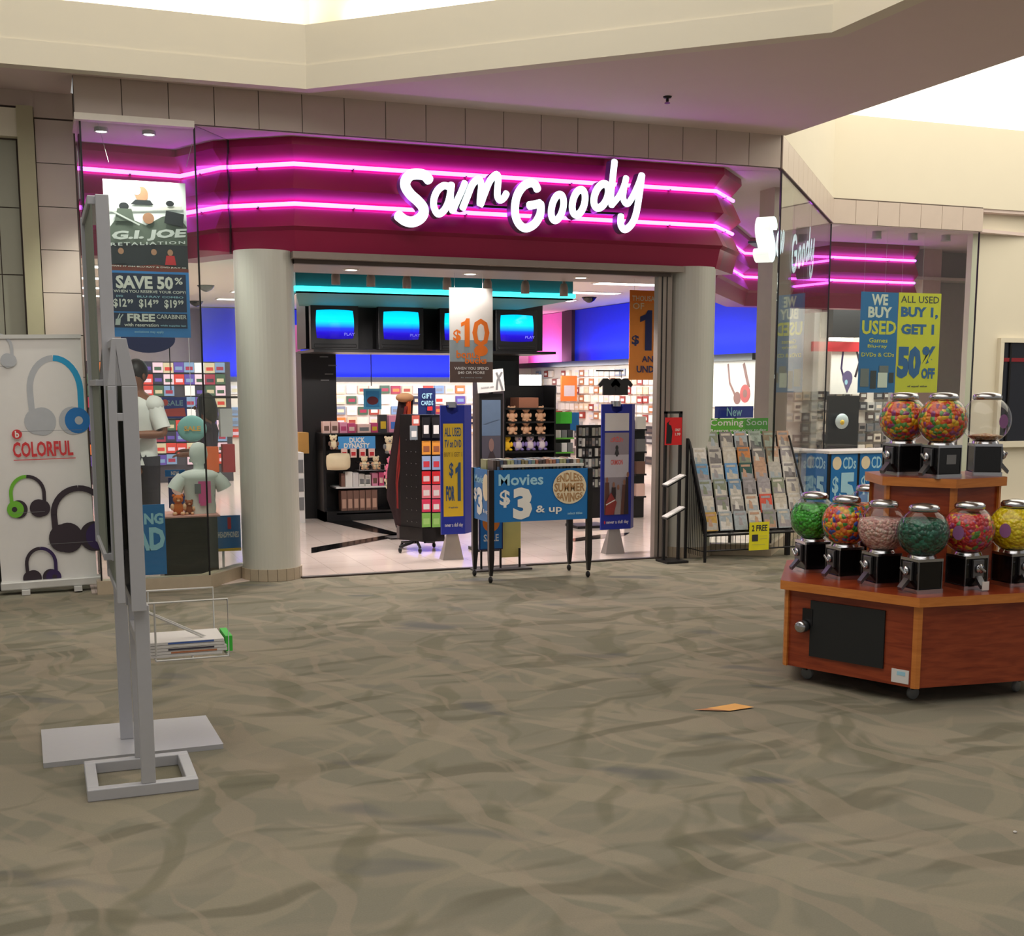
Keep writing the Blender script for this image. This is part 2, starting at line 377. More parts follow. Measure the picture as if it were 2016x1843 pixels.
struct(MB().box(6.5, 15.5, 3.5, 13.2, 4.86, 4.90, SKY), 'skylight')
struct(wall_path('x', [(6.42,9.9),(9.14,12.90),(15.5,12.90)], 3.86, 4.86, .12, CREAM, 1), 'wall_coffer_right')
struct(wall_path('x', [(6.44,-5),(6.44,9.84)], 3.95, 4.86, .1, CREAM, 1), 'wall_coffer_left')
# sprinkler head in the soffit
su, sv = onz(1314, 190, 3.85)
sk = thing('sprinkler', 'small dark sprinkler head in the mauve soffit', 'sprinkler', (su, sv, 3.85))
MB().lathe([(0,0),(.035,0),(.03,-.012),(.012,-.015),(.012,-.04),(.0,-.04)], (0,0,0), BLKM, 14).obj('body', sk)
MB().cyl((0,0,0), .022, -.052, -.048, BLKM, 12).obj('deflector', sk)

# tiled band over the shop front: a backing with single tiles
def tile_run(parent, p0, p1, z0, z1, tw, m=TILE, gap=.006, proud=.012, grid=None):
    p0 = Vector(p0); p1 = Vector(p1); L = (p1-p0).length; d = (p1-p0)/L; n = max(1, round(L/tw)); tw = L/n
    nm = Vector((d.y, -d.x)); zn = grid or 1; zh = (z1-z0)/zn
    me = MB().box(gap/2, tw-gap/2, -proud, .001, gap/2, zh-gap/2, m).obj('tile', parent)
    first = True; ang = math.atan2(d.y, d.x)
    for i in range(n):
        for j in range(zn):
            o = me if first else me.copy()
            if not first: COL.objects.link(o)
            first = False; q = p0+d*(tw*i); o.location = (q.x, q.y, z0+zh*j); o.rotation_euler = (0, 0, ang)
band = struct(wall_path('x', [(.34,9.86),(6.4,9.86)], 3.565, 3.87, .05, GROUT, 1), 'wall_band')
tile_run(band, (.34,9.86), (6.4,9.86), 3.565, 3.858, .33)
band2 = struct(wall_path('x', [(6.42,9.87),(9.13,12.88),(11.42,12.88)], 3.565, 3.868, .05, GROUT, 1), 'wall_band')
tile_run(band2, (6.42,9.87), (9.13,12.88), 3.565, 3.855, .33)
tile_run(band2, (9.13,12.88), (11.42,12.88), 3.565, 3.855, .33)
struct(MB().box(.335, 1.19, 9.78, 9.86, 3.53, 3.578, mat('white_ledge',(240,232,222),.5)), 'trim_4')
bay = [(.34,9.87),(6.38,9.87),(9.1,12.88),(11.42,12.88),(13.5,13.2),(13.5,15.0),(11.42,15.0),(8.85,14.75),(7.1,12.55),(6.32,10.9),(5.9,10.35),(1.95,10.35),(1.5,10.9),(1.3,11.3),(.34,11.3)]
struct(MB().prism(bay, 3.56, 3.60, SOFFIT2), 'ceiling_window_bay')

# left mall wall
wl = struct(MB().box(-3, .36, 10.5, 10.6, 0, 3.86, GROUT), 'wall_left')
a, b = onv(78, 450, 10.48)[0], .35
tile_run(wl, (a, 10.5), (b, 10.5), 0.02, 3.65, .34, TILE, grid=11)
struct(MB().box(a, b, 10.485, 10.5, 3.66, 3.86, TILE).box(-2, a, 10.47, 10.5, 3.73, 3.86, TILE), 'trim_13')
a2 = onv(44, 450, 10.48)[0]
tile_run(wl, (-1.0, 10.5), (a2-.01, 10.5), .42, 3.48, .165, TILEG, gap=.008, grid=6)
struct(MB().box(-1.1, a2, 10.40, 10.5, 3.49, 3.70, CREAM), 'trim_5')
struct(MB().box(a2, a-.005, 10.38, 10.5, 0, 3.72, STRIPC), 'trim_6')
# right mall wall with a dark shop window
rw0 = 11.43
struct(MB().box(rw0, 16, 13.05, 13.15, 0, 3.88, CREAM).box(rw0, 16, 12.92, 13.05, 3.82, 3.86, SOFFIT2), 'wall_right')
u0, _, z0, z1 = rect(1965, 675, 2016, 868, 13.05)
wr = struct(MB().box(u0-.06, u0, 12.98, 13.049, z0, z1, CREAM).box(u0-.06, 15, 12.98, 13.049, z1+.001, z1+.06, CREAM).box(u0-.06, 15, 12.96, 13.049, z0-.08, z0-.001, CREAM), 'window_7')
MB().box(u0, 15, 13.02, 13.05, z0, z1, mat('dark_window_pane', (28, 30, 40), .15)).obj('pane', wr)
MB().box(u0+.12, u0+.15, 13.0, 13.02, z0, z1, BLKM).obj('mullion', wr)
MB().box(u0+.03, u0+.5, 13.005, 13.02, z1-.25, z1-.2, mat('dim_red_tube', (120, 20, 30), .4, emit=.15)).obj('window_sign', wr)

# ------------------------------------------------------------------ shop shell
IW = mat('shop_wall_beige', (196, 186, 176), .7)
SCEIL = mat('shop_ceiling_tile', (205, 196, 184), .8, var=.02)
struct(MB().box(.2, .3, 11.05, 26, 0, 3.15, IW), 'wall_shop_left')
struct(MB().box(.2, 13.6, 25.4, 25.5, 0, 3.15, IW), 'wall_back')
struct(MB().box(13.5, 13.6, 12.95, 25.5, 0, 3.6, IW), 'wall_shop_right')
cp = [(.2,11.2),(1.3,11.2),(1.95,10.3),(5.9,10.3),(6.35,10.8),(7.15,12.45),(8.85,14.65),(13.6,14.65),(13.6,25.5),(.2,25.5)]
struct(MB().prism(cp, 3.12, 3.16, SCEIL), 'ceiling_shop')
# right side wall: deep blue above a black shelf cap, pink further back; white board with headphones below
UW = 10.2
struct(MB().box(UW, UW+.1, 15.6, 25.4, 0, 3.12, mat('white_slat_board', (225, 215, 205), .6)), 'wall_shop_side')
zt = onv(1240, 712, 1)[1]
struct(MB().box(UW-.05, UW, 15.6, 22.9, 2.08, 3.11, BWALL), 'wall_blue_panel')
struct(MB().box(UW-.06, UW, 23.4, 25.4, 2.08, 3.11, PINKW), 'wall_pink_panel')
struct(MB().box(UW-.12, UW, 22.9, 23.4, 1.98, 3.11, DARKM), 'trim_7')
struct(MB().box(UW-.45, UW, 15.6, 25.3, 1.98, 2.08, BLK), 'trim_8')
struct(MB().box(3.0, 9.3, 24.6, 24.7, 1.78, 3.1, BWALL), 'wall_blue_back')
struct(MB().box(3.0, 9.3, 24.2, 24.7, 1.68, 1.78, BLK), 'trim_9'); struct(MB().box(3.0, 9.3, 24.3, 24.4, 0, 1.68, mat('white_slat_board', (0,0,0))), 'wall_back_board')
struct(MB().box(10.3, 13.5, 16.6, 16.7, 0, 3.12, mat('white_slat_board', (225,215,205), .6)), 'wall_bay_back')
struct(MB().box(11.8, 13.5, 15.0, 15.1, 0, 3.6, mat('grey_mauve_wall', (168, 164, 158), .5)), 'wall_bay_end')
_a = onv(1815, 600, 14.7)[0]; _b = onv(1850, 600, 14.7)[0]
struct(MB().box(_a, _b, 14.7, 15.0, 0, 3.57, mat('pillar_pink_grey', (200, 176, 168), .5)), 'pillar')

HDRW = mat('downlight_ring', (200,190,180), .4)
# crimson bulkhead over the entrance
PROF = [(3.57,.10),(3.50,.11),(3.385,.0),(3.345,.0),(3.325,.03),(3.16,.11),(3.075,.0),(3.035,.0),(3.015,.03),(2.87,.11),(2.84,.08),(2.67,.04)]
def sweep(path, prof, m, back=.22):
    mb = MB(); k = len(path); P = [Vector(p) for p in path]; mit = []
    for i in range(k):
        ns = []
        for a, b in ((i-1, i), (i, i+1)):
            if a < 0 or b >= k: continue
            d = (P[b]-P[a]).normalized(); ns.append(Vector((d.y, -d.x)))
        mit.append(ns[0] if len(ns) == 1 else (ns[0]+ns[1])/(1+ns[0].dot(ns[1])))
    pr = prof+[(prof[-1][0], -back), (prof[0][0], -back)]; n = len(pr); vs = []; fs = []
    for i in range(k):
        for z, o in pr: q = P[i]+mit[i]*o; vs.append((q.x, q.y, z))
    for i in range(k-1):
        for j in range(n): fs.append((i*n+j, i*n+(j+1)%n, (i+1)*n+(j+1)%n, (i+1)*n+j))
    mb.add(vs, fs, m); mb.add(vs[:n], [tuple(range(n-1,-1,-1))], m); mb.add(vs[-n:], [tuple(range(n))], m)
    return mb, P, mit
FP1 = [(.38,10.93),(1.22,11.02),(1.49,10.47),(2.0,10.09),(5.85,10.09),(6.3,10.55)]
mb, P1, M1 = sweep(FP1, PROF, CRIM); struct(mb, 'wall_bulkhead')
FP2 = [(7.25,12.55),(8.9,14.55),(11.72,14.55)]
mb, P2, M2 = sweep(FP2, PROF, CRIM); struct(mb, 'wall_bulkhead')
def neon(P, Mt, z, label, off=.03, m=NEON, group=None):
    t = thing('neon_tube', label, 'neon light', (0, 0, 0), group=group)
    pts = [Vector(((p+q*off).x, (p+q*off).y, z)) for p, q in zip(P, Mt)]
    MB().tube(pts, .017, m, 8).obj('tube', t)
    cl = MB()
    for a, b in zip(pts, pts[1:]):
        n = max(1, int((b-a).length/.9))
        for i in range(n):
            q = a.lerp(b, (i+.5)/n); cl.box(q.x-.008, q.x+.008, q.y-.02, q.y+.035, z-.02, z-.012, CHR)
    cl.obj('clips', t)['kind'] = 'stuff'
    return t
neon(P1, M1, 3.362, 'upper magenta neon tube along the crimson bulkhead behind the white script sign')
neon(P1, M1, 3.052, 'lower magenta neon tube along the crimson bulkhead behind the white script sign')
neon(P2, M2, 3.362, 'upper magenta neon tube on the crimson bulkhead inside the right window bay')
neon(P2, M2, 3.052, 'lower magenta neon tube on the crimson bulkhead inside the right window bay')
# downlights in the header soffit
for i, (x_, lab) in enumerate(((2.6, 'left'), (3.7, 'middle'), (4.8, 'right'))):
    t = thing('downlight', f'{lab} small recessed downlight in the header soffit over the doorway', 'ceiling light', (x_, 10.7, 2.61), group='downlights over the doorway')
    MB().lathe([(0,-.004),(.055,-.004),(.07,-.008),(.075,0)], (0,0,0), HDRW, 20).obj('ring', t); MB().cyl((0,0,0), .05, -.007, -.005, LAMP, 18).obj('lens', t)
    spotlamp('downlight_lamp', (x_, 10.7, 2.59), (x_, 10.6, 0), 130, 125, (1, .90, .84))
# door header and posts
HDR = mat('header_metal', (150, 138, 130), .5, metal=.2)
struct(MB().box(1.95, 5.5, 9.98, 10.2, 2.62, 2.672, HDR).box(1.98, 5.42, 10.08, 10.16, 2.585, 2.62, mat('grille_housing', (96,84,80), .5)).box(1.95, 5.9, 10.2, 11.15, 2.61, 2.672, HDR), 'door_1')
dp = struct(MB().box(5.30, 5.44, 10.09, 10.17, 0, 2.6, HDR), 'trim_10')
MB().box(5.335, 5.345, 10.085, 10.09, 0, 2.6, BLKM).obj('track_groove', dp)
MB().box(5.385, 5.392, 10.085, 10.09, 0, 2.6, BLKM).obj('track_groove', dp)
for (cu, nm) in ((1.755, 'left'), (5.69, 'right')):
    t = thing('column', f'round pale grey column at the {nm} side of the shop entrance', 'column', (cu, 10.22, 0)); t['kind'] = 'structure'
    MB().cyl((0,0,0), .24, .10, 2.68, COLM, 48).obj('shaft', t)
    first = None; ns = 20
    for i in range(ns):
        a0 = 2*math.pi*i/ns+.008; a1 = 2*math.pi*(i+1)/ns-.008
        if first is None:
            first = MB().prism([(.252*math.cos(a0),.252*math.sin(a0)),(.252*math.cos(a1),.252*math.sin(a1)),(.235*math.cos(a1),.235*math.sin(a1)),(.235*math.cos(a0),.235*math.sin(a0))][::1], .002, .10, STONE).obj('base_tile', t)
        else:
            c = first.copy(); COL.objects.link(c); c.rotation_euler = (0, 0, 2*math.pi*i/ns)
# square pillar inside the right window bay
u0 = onv(1519, 600, 10.75)[0]
pl = struct(MB().box(u0, u0+.22, 10.75, 11.02, .1, 3.57, mat('pillar_pink_grey', (200, 176, 168), .5)), 'pillar')

# glass fronts on stone sills
def pane(name, p0, p1, z0=.10, z1=3.56):
    return struct(wall_path('x', [p0, p1], z0, z1, .012, G1, 1), name)
pane('window_1', (.375,9.845), (1.19,9.845)); pane('window_2', (1.2,9.85), (1.545,10.36))
pane('window_3', (.37,10.48), (.37,9.85))
pane('window_4', (6.48,9.95), (9.12,12.89)); pane('window_5', (9.13,12.90), (11.40,12.90)); pane('window_6', (6.46,9.94), (5.93,10.16))
struct(wall_path('x', [(.34,9.82),(1.2,9.82),(1.62,10.4)], 0, .105, .12, STONE, 1), 'baseboard_left')
struct(wall_path('x', [(5.9,10.12),(6.41,9.83),(9.13,12.85),(11.42,12.85)], 0, .105, .12, STONE, 1), 'baseboard_right')
jm = MB()
for (x, y, z1) in ((.375,9.85,3.56),(1.195,9.848,3.56),(6.475,9.945,3.56),(9.13,12.90,3.56),(11.40,12.90,3.56)): jm.box(x-.006, x+.006, y-.006, y+.014, .1, z1, BLKM)
struct(jm, 'trim_11')
# gasket cut to the bulkhead profile where the angled pane meets it
gk = [(1.515+.0*o, 10.40-o*.75, z) for z, o in PROF]
struct(MB().tube(gk, .010, BLK, 5), 'trim_12')

# ------------------------------------------------------------------ the script sign
def catmull(p, n=6):
    q = [p[0]]+list(p)+[p[-1]]; out = []
    for i in range(1, len(q)-2):
        a, b, c, d = q[i-1], q[i], q[i+1], q[i+2]
        for k in range(n):
            t = k/n; out.append(tuple(.5*((2*b[j])+(-a[j]+c[j])*t+(2*a[j]-5*b[j]+4*c[j]-d[j])*t*t+(-a[j]+3*b[j]-3*c[j]+d[j])*t**3) for j in range(len(b))))
    out.append(tuple(p[-1])); return out
def stroke(mb, pts, wd, y0, y1, mf, ms):
    """a thick rounded brush stroke on the xz plane, face at y0, returns back to y1"""
    P = [Vector(p) for p in catmull(pts)]; L = []; Rr = []
    for i, p in enumerate(P):
        t = (P[min(i+1,len(P)-1)]-P[max(i-1,0)]).normalized(); n = Vector((-t.y, t.x)); L.append(p+n*wd/2); Rr.append(p-n*wd/2)
    t0 = (P[0]-P[1]).normalized(); t1 = (P[-1]-P[-2]).normalized()
    def cap(c, t):
        n = Vector((-t.y, t.x)); return [c+(n*math.cos(a)+t*math.sin(a))*wd/2 for a in [math.pi*i/6 for i in range(1, 6)]]
    # caps: from right edge to left edge around the end
    e1 = [P[-1]+(Vector((-t1.y, t1.x))*math.cos(a)+t1*math.sin(a)*.7)*wd/2 for a in [math.pi*i/6 for i in range(1, 6)]]
    e0 = [P[0]+(Vector((-t0.y, t0.x))*math.cos(a)+t0*math.sin(a)*.7)*wd/2 for a in [math.pi*i/6 for i in range(1, 6)]]
    loop = L+e1+Rr[::-1]+e0; n = len(loop)
    vs = [(p.x, y0, p.y) for p in loop]; k = len(P)
    fs = [(i, i+1, n-5-1-(i+1), n-5-1-i) for i in range(k-1)]
    fs.append(tuple(range(k-1, k+6))); fs.append(tuple([n-6]+list(range(n-5, n))+[0]))
    mb.add(vs, fs, mf)
    vb = [(p.x, y0, p.y) for p in loop]+[(p.x, y1, p.y) for p in loop]
    mb.add(vb, [(i, (i+1)%n, n+(i+1)%n, n+i) for i in range(n)], ms)
VS = 9.86
def A(p): u, z = onv(760+p[0]/7.754, 310+p[1]/7.754, VS); return (u, z)
def B(p): u, z = onv(990+p[0]/6.72, 300+p[1]/6.72, VS); return (u, z)
def ringpts(cx, cy, rx, ry, tilt=.18):
    return [(cx+rx*math.cos(a)-tilt*ry*math.sin(a)*-1*0+tilt*-ry*math.sin(a)*-1, cy+ry*math.sin(a)) if False else (cx+rx*math.cos(a)-tilt*ry*math.sin(a), cy+ry*math.sin(a)) for a in [2*math.pi*i/14-math.pi/2 for i in range(15)]]
SO = onv(780, 450, VS)
sg = thing('script_sign', 'large white lit script letters spelling the shop name over the entrance', 'sign', (SO[0], VS, SO[1]))
LET = [
 ('letter', A, 7.754, [([(655,345),(590,275),(480,252),(370,270),(302,350),(300,450),(375,565),(480,660),(560,755),(572,850),(515,935),(400,985),(285,960),(185,885)], 165)]),
 ('letter', A, 7.754, [([(965,450),(880,432),(790,500),(735,620),(730,750),(790,860),(880,815),(945,700),(980,560),(1000,410)], 112), ([(1000,420),(985,560),(990,700),(1015,820)], 108)]),
 ('letter', A, 7.754, [([(1205,385),(1150,520),(1090,650),(1030,790)], 105), ([(1170,775),(1240,600),(1320,410),(1415,330),(1455,430),(1440,600),(1440,720),(1500,560),(1590,350),(1690,262),(1712,350),(1700,500),(1702,600),(1740,650),(1800,615),(1840,545)], 112)]),
 ('letter', B, 6.72, [([(458,490),(425,425),(360,405),(270,450),(195,560),(162,700),(170,850),(225,960),(310,1002),(420,945),(490,830),(503,730),(495,680)], 118), ([(345,705),(430,690),(495,675)], 115)]),
 ('letter', B, 6.72, [(ringpts(722,728,76,172), 102)]),
 ('letter', B, 6.72, [(ringpts(1003,660,80,168), 104)]),
 ('letter', B, 6.72, [(ringpts(1300,575,88,160,.25), 108), ([(1478,120),(1455,330),(1430,560),(1440,700)], 102), ([(1440,700),(1530,590),(1590,470),(1632,335)], 88)]),
 ('letter', B, 6.72, [([(1632,335),(1600,500),(1595,620),(1645,680),(1710,600),(1790,430),(1835,300)], 95), ([(1840,300),(1800,600),(1760,820),(1700,955),(1615,1020),(1562,960),(1562,840)], 105)]),
]
for nm, fn, sc, strokes in LET:
    mb = MB()
    for pts, wd in strokes:
        q = [fn(p) for p in pts]; q = [(a-SO[0], b-SO[1]) for a, b in q]
        wpx = .93*wd/sc*((q and onv(1000, 400, VS) and 10.6)/2420)
        stroke(mb, q, wpx, 0, .10, SIGNW, SIGNE)
    mb.obj(nm, sg)
MB().box(.15, 2.1, .10, .16, .22, .24, BLKM).obj('raceway', sg)
s2 = copy_tree(sg); s2['label'] = 'second white lit script sign hanging inside the angled right window'
s2.location = (6.49, 10.14, 2.76); s2.rotation_euler = (0, 0, math.atan2(2.1, 1.95)); s2.scale = (1.28, 1.5, .92)
RETW = mat('lit_letter_return', (240,235,225), .4, emit=1.1, ecol=(1,.96,.90), var=0)
for c_ in sorted((c for c in s2.children if c.name.startswith('letter')), key=lambda o: o.name)[:1]:
    if True:
        c_.data = c_.data.copy(); c_.data.materials[1] = RETW
# ================================================================== THINGS IN THE MALL
# ---------- two grey sign stands seen edge-on at the left
def rbox(mb, *a): return mb.box(*a)
t = thing('sign_stand', 'grey steel sign stand on a hollow rectangular tube foot, nearest the camera', 'sign stand', (0, 0, 0))
x0, x1, y0, y1, hb = .094, .515, 4.835, 5.24, .048
mb = MB(); mb.box(x0,x1,y0,y0+.045,0,hb,GREYM).box(x0,x1,y1-.045,y1,0,hb,GREYM).box(x0,x0+.045,y0+.045,y1-.045,0,hb,GREYM).box(x1-.045,x1,y0+.045,y1-.045,0,hb,GREYM)
mb.obj('foot_frame', t, bevel=.004)
MB().box(.298,.352,4.84,4.875,hb,.76,GREYM).obj('post', t, bevel=.003)
MB().box(.298,.352,5.20,5.235,hb,.76,GREYM).obj('post', t, bevel=.003)
MB().box(.300,.350,4.875,5.20,.60,.64,GREYM).obj('rail', t)
xa, xb = .236, .342
for yy, lab in ((4.80, 'near'), (5.52, 'far')):
    mb = MB().box(xb-.056, xb, yy, yy+.03, .745, 1.60, GREYM).box(xa, xa+.030, yy, yy+.03, .78, 1.60, GREYM)
    xm = (xa+.018)
    mb.prismy([(xb-.056,1.60),(xb,1.60),(xa+.074,1.775),(xa+.022,1.775),(xa,1.60),(xa+.028,1.60),(xa+.036,1.735)][::1], yy, yy+.03, GREYM)
    mb.box(xa+.028, xb-.054, yy+.002, yy+.028, 1.47, 1.50, GREYM)
    mb.obj('end_frame', t, bevel=.002)
MB().box(xb-.05, xb-.004, 4.83, 5.52, .745, .785, GREYM).obj('rail', t, bevel=.002)
MB().box(xa+.004, xa+.028, 4.83, 5.52, .785, .815, GREYM).obj('rail', t, bevel=.002)
MB().box(xa+.022, xa+.074, 4.83, 5.52, 1.745, 1.773, GREYM).obj('rail', t, bevel=.002)
MB().box(xb-.034, xb-.028, 4.83, 5.52, .785, 1.60, GREYP).obj('insert_panel', t)
MB().box(xa+.010, xa+.016, 4.83, 5.52, .815, 1.60, GREYP).obj('insert_panel', t)

t = thing('sign_stand', 'tall grey steel sign stand on a flat plate foot with a wire basket', 'sign stand', (0, 0, 0))
MB().prism([(-.065,5.355),(.685,5.37),(.672,5.885),(-.073,5.905)], .0, .022, GREYM).obj('foot_plate', t, bevel=.004)
MB().box(.262,.318,5.60,5.64,.022,.92,GREYM).obj('post', t, bevel=.003)
MB().box(.290,.335,5.22,5.25,.70,.93,GREYM).obj('bracket', t, bevel=.002)
ya, yb = 5.12, 5.83; xc = .244
MB().box(xc-.006, xc+.044, ya, ya+.03, .90, 2.336, GREYM).obj('frame_side', t, bevel=.003)
MB().box(xc-.040, xc-.006, yb-.03, yb, .90, 2.33, GREYM).obj('frame_side', t, bevel=.003)
MB().box(xc-.035, xc+.03, ya+.03, yb-.03, 2.30, 2.334, GREYM).obj('frame_top', t, bevel=.003)
MB().box(xc-.035, xc+.03, ya+.03, yb, .90, .93, GREYM).obj('frame_bottom', t, bevel=.003)
MB().box(xc-.035, xc+.03, ya+.03, yb, 1.60, 1.625, GREYM).obj('middle_rail', t, bevel=.002)
MB().box(xc-.024, xc-.018, ya+.03, yb-.03, 1.625, 2.30, GREYP).obj('insert_panel', t)
MB().box(xc-.024, xc-.018, ya+.03, yb-.03, .93, 1.60, GREYP).obj('insert_panel', t)
# wire basket
W_ = mat('white_wire', (205, 203, 200), .4, metal=.2)
def wire(parent, paths, r=.005, name='basket_wire', m=W_):
    mb = MB()
    for p in paths: mb.tube(p, r, m, 6)
    return mb.obj(name, parent)
bx0, bx1, byn, byf, bz0, bz1 = .42, .735, 5.46, 5.80, .40, .66
wire(t, [[(.30,byn,bz1),(bx1,byn,bz1),(bx1,byn,bz0),(bx0,byn,bz0)], [(bx0,byn,bz1),(bx0,byn,bz0+.02)], [(.30,byf,bz1),(bx1-.02,byf,bz1),(bx1-.02,byf,bz0)],
         [(bx0,byf,bz1),(bx0,byf,bz0)], [(bx0,byn,bz0),(bx0,byf,bz0)], [(bx1,byn,bz0),(bx1-.02,byf,bz0)], [(.29,byn+.02,bz1+.01),(.66,byn+.1,bz0+.06)],
         [(.29,byn+.05,bz1+.01),(.67,byn+.13,bz0+.06)], [(bx0,byf,bz0),(bx1-.02,byf,bz0)], [(.58,byn,bz0),(.58,byf,bz0)]], name='wire_basket')
cols = [(PAPER,'white'),(mat('mag_rust',(186,120,84),.5),'rust brown'),(mat('mag_dark',(60,56,70),.5),'dark'),(PAPER,'white'),(mat('mag_blue',(70,100,170),.5),'blue')]
zz = bz0+.006
for i, (m, nm) in enumerate(cols):
    h = .012; o = MB().box(.0, .335+.01*(i % 3), 0, .25, 0, h, PAPER).box(.10, .30, -.001, .0, .002, h-.002, m)
    lv = ['lowest','second lowest','middle','second from the top','topmost'][i]
    tag(o.obj('magazine', loc=(.375+.012*(i % 2), byn+.035, zz)), f'{nm} folded paper in the wire basket, {lv} of the stack', 'paper', 'papers in the wire basket'); zz += h+.002
tag(MB().box(0,.03,0,.2,0,.07,mat('bright_green',(60,190,60),.5)).obj('green_packet', loc=(.728,byn+.045,bz0+.012)), 'small bright green packet at the end of the wire basket', 'packet')

# ---------- roll-up banner with headphones
bw = .70; bh = 1.97
t = thing('rollup_banner', 'white roll-up banner printed with coloured headphones by the left wall', 'banner', (-.345, 10.10, .0), 0)
t.rotation_euler = (0, R(-1.2), 0)
BB = t
MB().box(-.01, bw+.03, -.06, .06, .035, .10, mat('banner_cassette', (205,203,200), .4, metal=.2)).obj('cassette', t, bevel=.01)
for fx in (.14, .52): MB().box(fx, fx+.06, -.11, .11, .0, .035, mat('banner_foot', (200,198,196), .4)).obj('foot', t)
MB().box(0, bw, -.001, .002, .10, bh, PAPER).obj('sheet', t)
MB().box(-.005, bw+.005, -.012, .012, bh-.02, bh+.01, mat('banner_cassette', (0,0,0))).obj('top_rail', t)
MB().tube([(bw/2,.02,.1),(bw/2,.02,bh)], .01, GREYM).obj('pole', t)
p = Print(bw, bh, .0006)
def hp(cx, cz, rx, rz, wl, cup, band, cupA, cupB, inner=GREYPR, a0=0, a1=math.pi, gap=.8):
    """headphones: band arc plus two ear cups; units: sheet fractions, circle radii in metres"""
    pts = []; nseg = 16
    left = [(cx-rx*.98, cz-rz*.75), (cx-rx, cz)]; 
    arc = [(cx-rx*math.cos(math.pi*i/nseg), cz+rz*math.sin(math.pi*i/nseg)) for i in range(nseg+1)]
    full = left+arc+[(cx+rx*.98, cz-rz*.75)]
    h = len(full)//2
    p.line(full[:h+1], wl, band[0]); p.line(full[h:], wl, band[1])
    cr = cup
    for sx, mm, m2 in ((-1, cupA, inner), (1, cupB, inner)):
        ccx = cx+sx*rx*gap; ccz = cz-rz*.95
        p.ell(ccx-sx*cr*.35/bw, ccz+.0, cr/bw, cr*1.08/bh, m2); p.ell(ccx, ccz, cr*.93/bw, cr/bh, mm); p.ell(ccx+sx*cr*.1/bw, ccz, cr*.3/bw, cr*.32/bh, m2)
HB = mat('print_hp_blue', (30, 110, 180), .5); HC = mat('print_hp_cyan', (30, 150, 200), .5); HG = mat('print_hp_green', (110, 180, 50), .5)
HD = mat('print_hp_dark', (50, 38, 48), .5); HW = mat('print_hp_silver', (178, 180, 186), .5); HR = mat('print_hp_red', (170, 20, 60), .5); HP = mat('print_hp_purple', (50, 30, 80), .5)
RB = mat('banner_red', (206, 54, 60), .5)
def fx(x): return (x-6-(1165-1000)*0)/150
hp(.70, .79, .26, .125, .045, .10, (HW, HC), HW, HB, HW)
hp(.16, .955, .13, .05, .022, .05, (HW, HW), HR, HW, HW)
hp(.335, .395, .17, .065, .026, .065, (HG, HD), HG, HD, HD)
hp(.86, .305, .27, .10, .045, .11, (HD, HD), HD, HP, HD, gap=.72)
hp(.42, .115, .15, .060, .026, .060, (HD, HP), HD, HP, HD)
p.text('COLORFUL', .22, .535, .84, .595, RB, bold=.03); p.line([(.22,.525),(.86,.525)], .006, RB)
p.ell(.275, .625, .052, .0185, RB); p.text('b', .255, .612, .297, .638, WHT, bold=.03)
for z, a, b in ((.635,.30,.95),(.32,.16,.5),(.19,.5,.98),(.045,.25,.6),(.885,0,.3)): p.line([(a,z),(b,z)], .003, GREYPR)
o = p.obj(t, loc=(0,-.001,0)); 
q = onz(8, 1170)
tag(MB().box(-1.2, -.28, 10.28, 10.36, .0, .40, BLK).box(-1.2,-.30,10.26,10.28,.05,.36,BLKG).obj('black_plinth'), 'low black plinth half hidden behind the white roll-up banner', 'plinth')

# ---------- film poster hanging in the left window, two spotlights
u0, _, z0_, _ = rect(225, 500, 372, 665, 9.97); 
T, P_ = board('hanging film poster with a blue pre-order offer below in the left window', 'hanging_poster', 'poster', 209, 357, 370, 664, 9.99, PAPER, .004, rz=0)

pg = mat('poster_sage', (96, 106, 96), .5); pd = mat('poster_ink', (34, 38, 44), .5); ps = mat('poster_sky', (240, 244, 246), .5); pr_ = mat('poster_rust', (120, 52, 38), .5)
pf = mat('poster_skin', (176, 128, 100), .5); pb = mat('poster_blue', (52, 130, 205), .5); pnv = mat('poster_navy', (26, 38, 70), .5); pw = mat('poster_silver', (206, 210, 208), .5)
P_.rect(0, .42, 1, 1, ps); P_.poly([(0,.42),(1,.42),(1,.72),(.88,.80),(.7,.78),(.5,.72),(.3,.76),(.12,.74),(0,.66)], pg)
P_.rect(0,.42,1,.60,pd)
P_.ell(.46,.915,.08,.05,pf); P_.ell(.40,.94,.05,.03,ps); P_.poly([(.32,.85),(.6,.85),(.56,.88),(.38,.88)], pd); P_.poly([(.05,.80),(.95,.83),(.95,.85),(.05,.82)], WHT)
P_.ell(.24,.835,.06,.024,pd); P_.poly([(.12,.74),(.36,.74),(.33,.82),(.16,.82)], pg); P_.ell(.53,.765,.07,.035,pf); P_.ell(.8,.865,.05,.018,pd)
P_.poly([(.72,.74),(.95,.72),(.97,.80),(.75,.82)], pd); P_.line([(.1,.80),(.42,.72)], .012, pw)
P_.text('G.I. JOE', .06, .615, .97, .695, pw, bold=.05, slant=.03, warp=lambda a, lo, hi: (lo-.012+.035*a, hi-.02+.035*a))
P_.text('RETALIATION', .06, .585, .97, .605, pw, bold=.02, sp=1.3, warp=lambda a, lo, hi: (lo-.005+.03*a, hi-.005+.03*a))
for cx, cm in ((.18, pf), (.58, pf), (.78, pf)):
    P_.ell(cx, .55, .035, .02, cm); P_.poly([(cx-.07,.47),(cx+.07,.47),(cx+.05,.53),(cx-.05,.53)], RED if cx > .7 else pd)
P_.poly([(0,.42),(1,.42),(1,.445),(.6,.47),(.3,.455),(0,.465)], pr_)
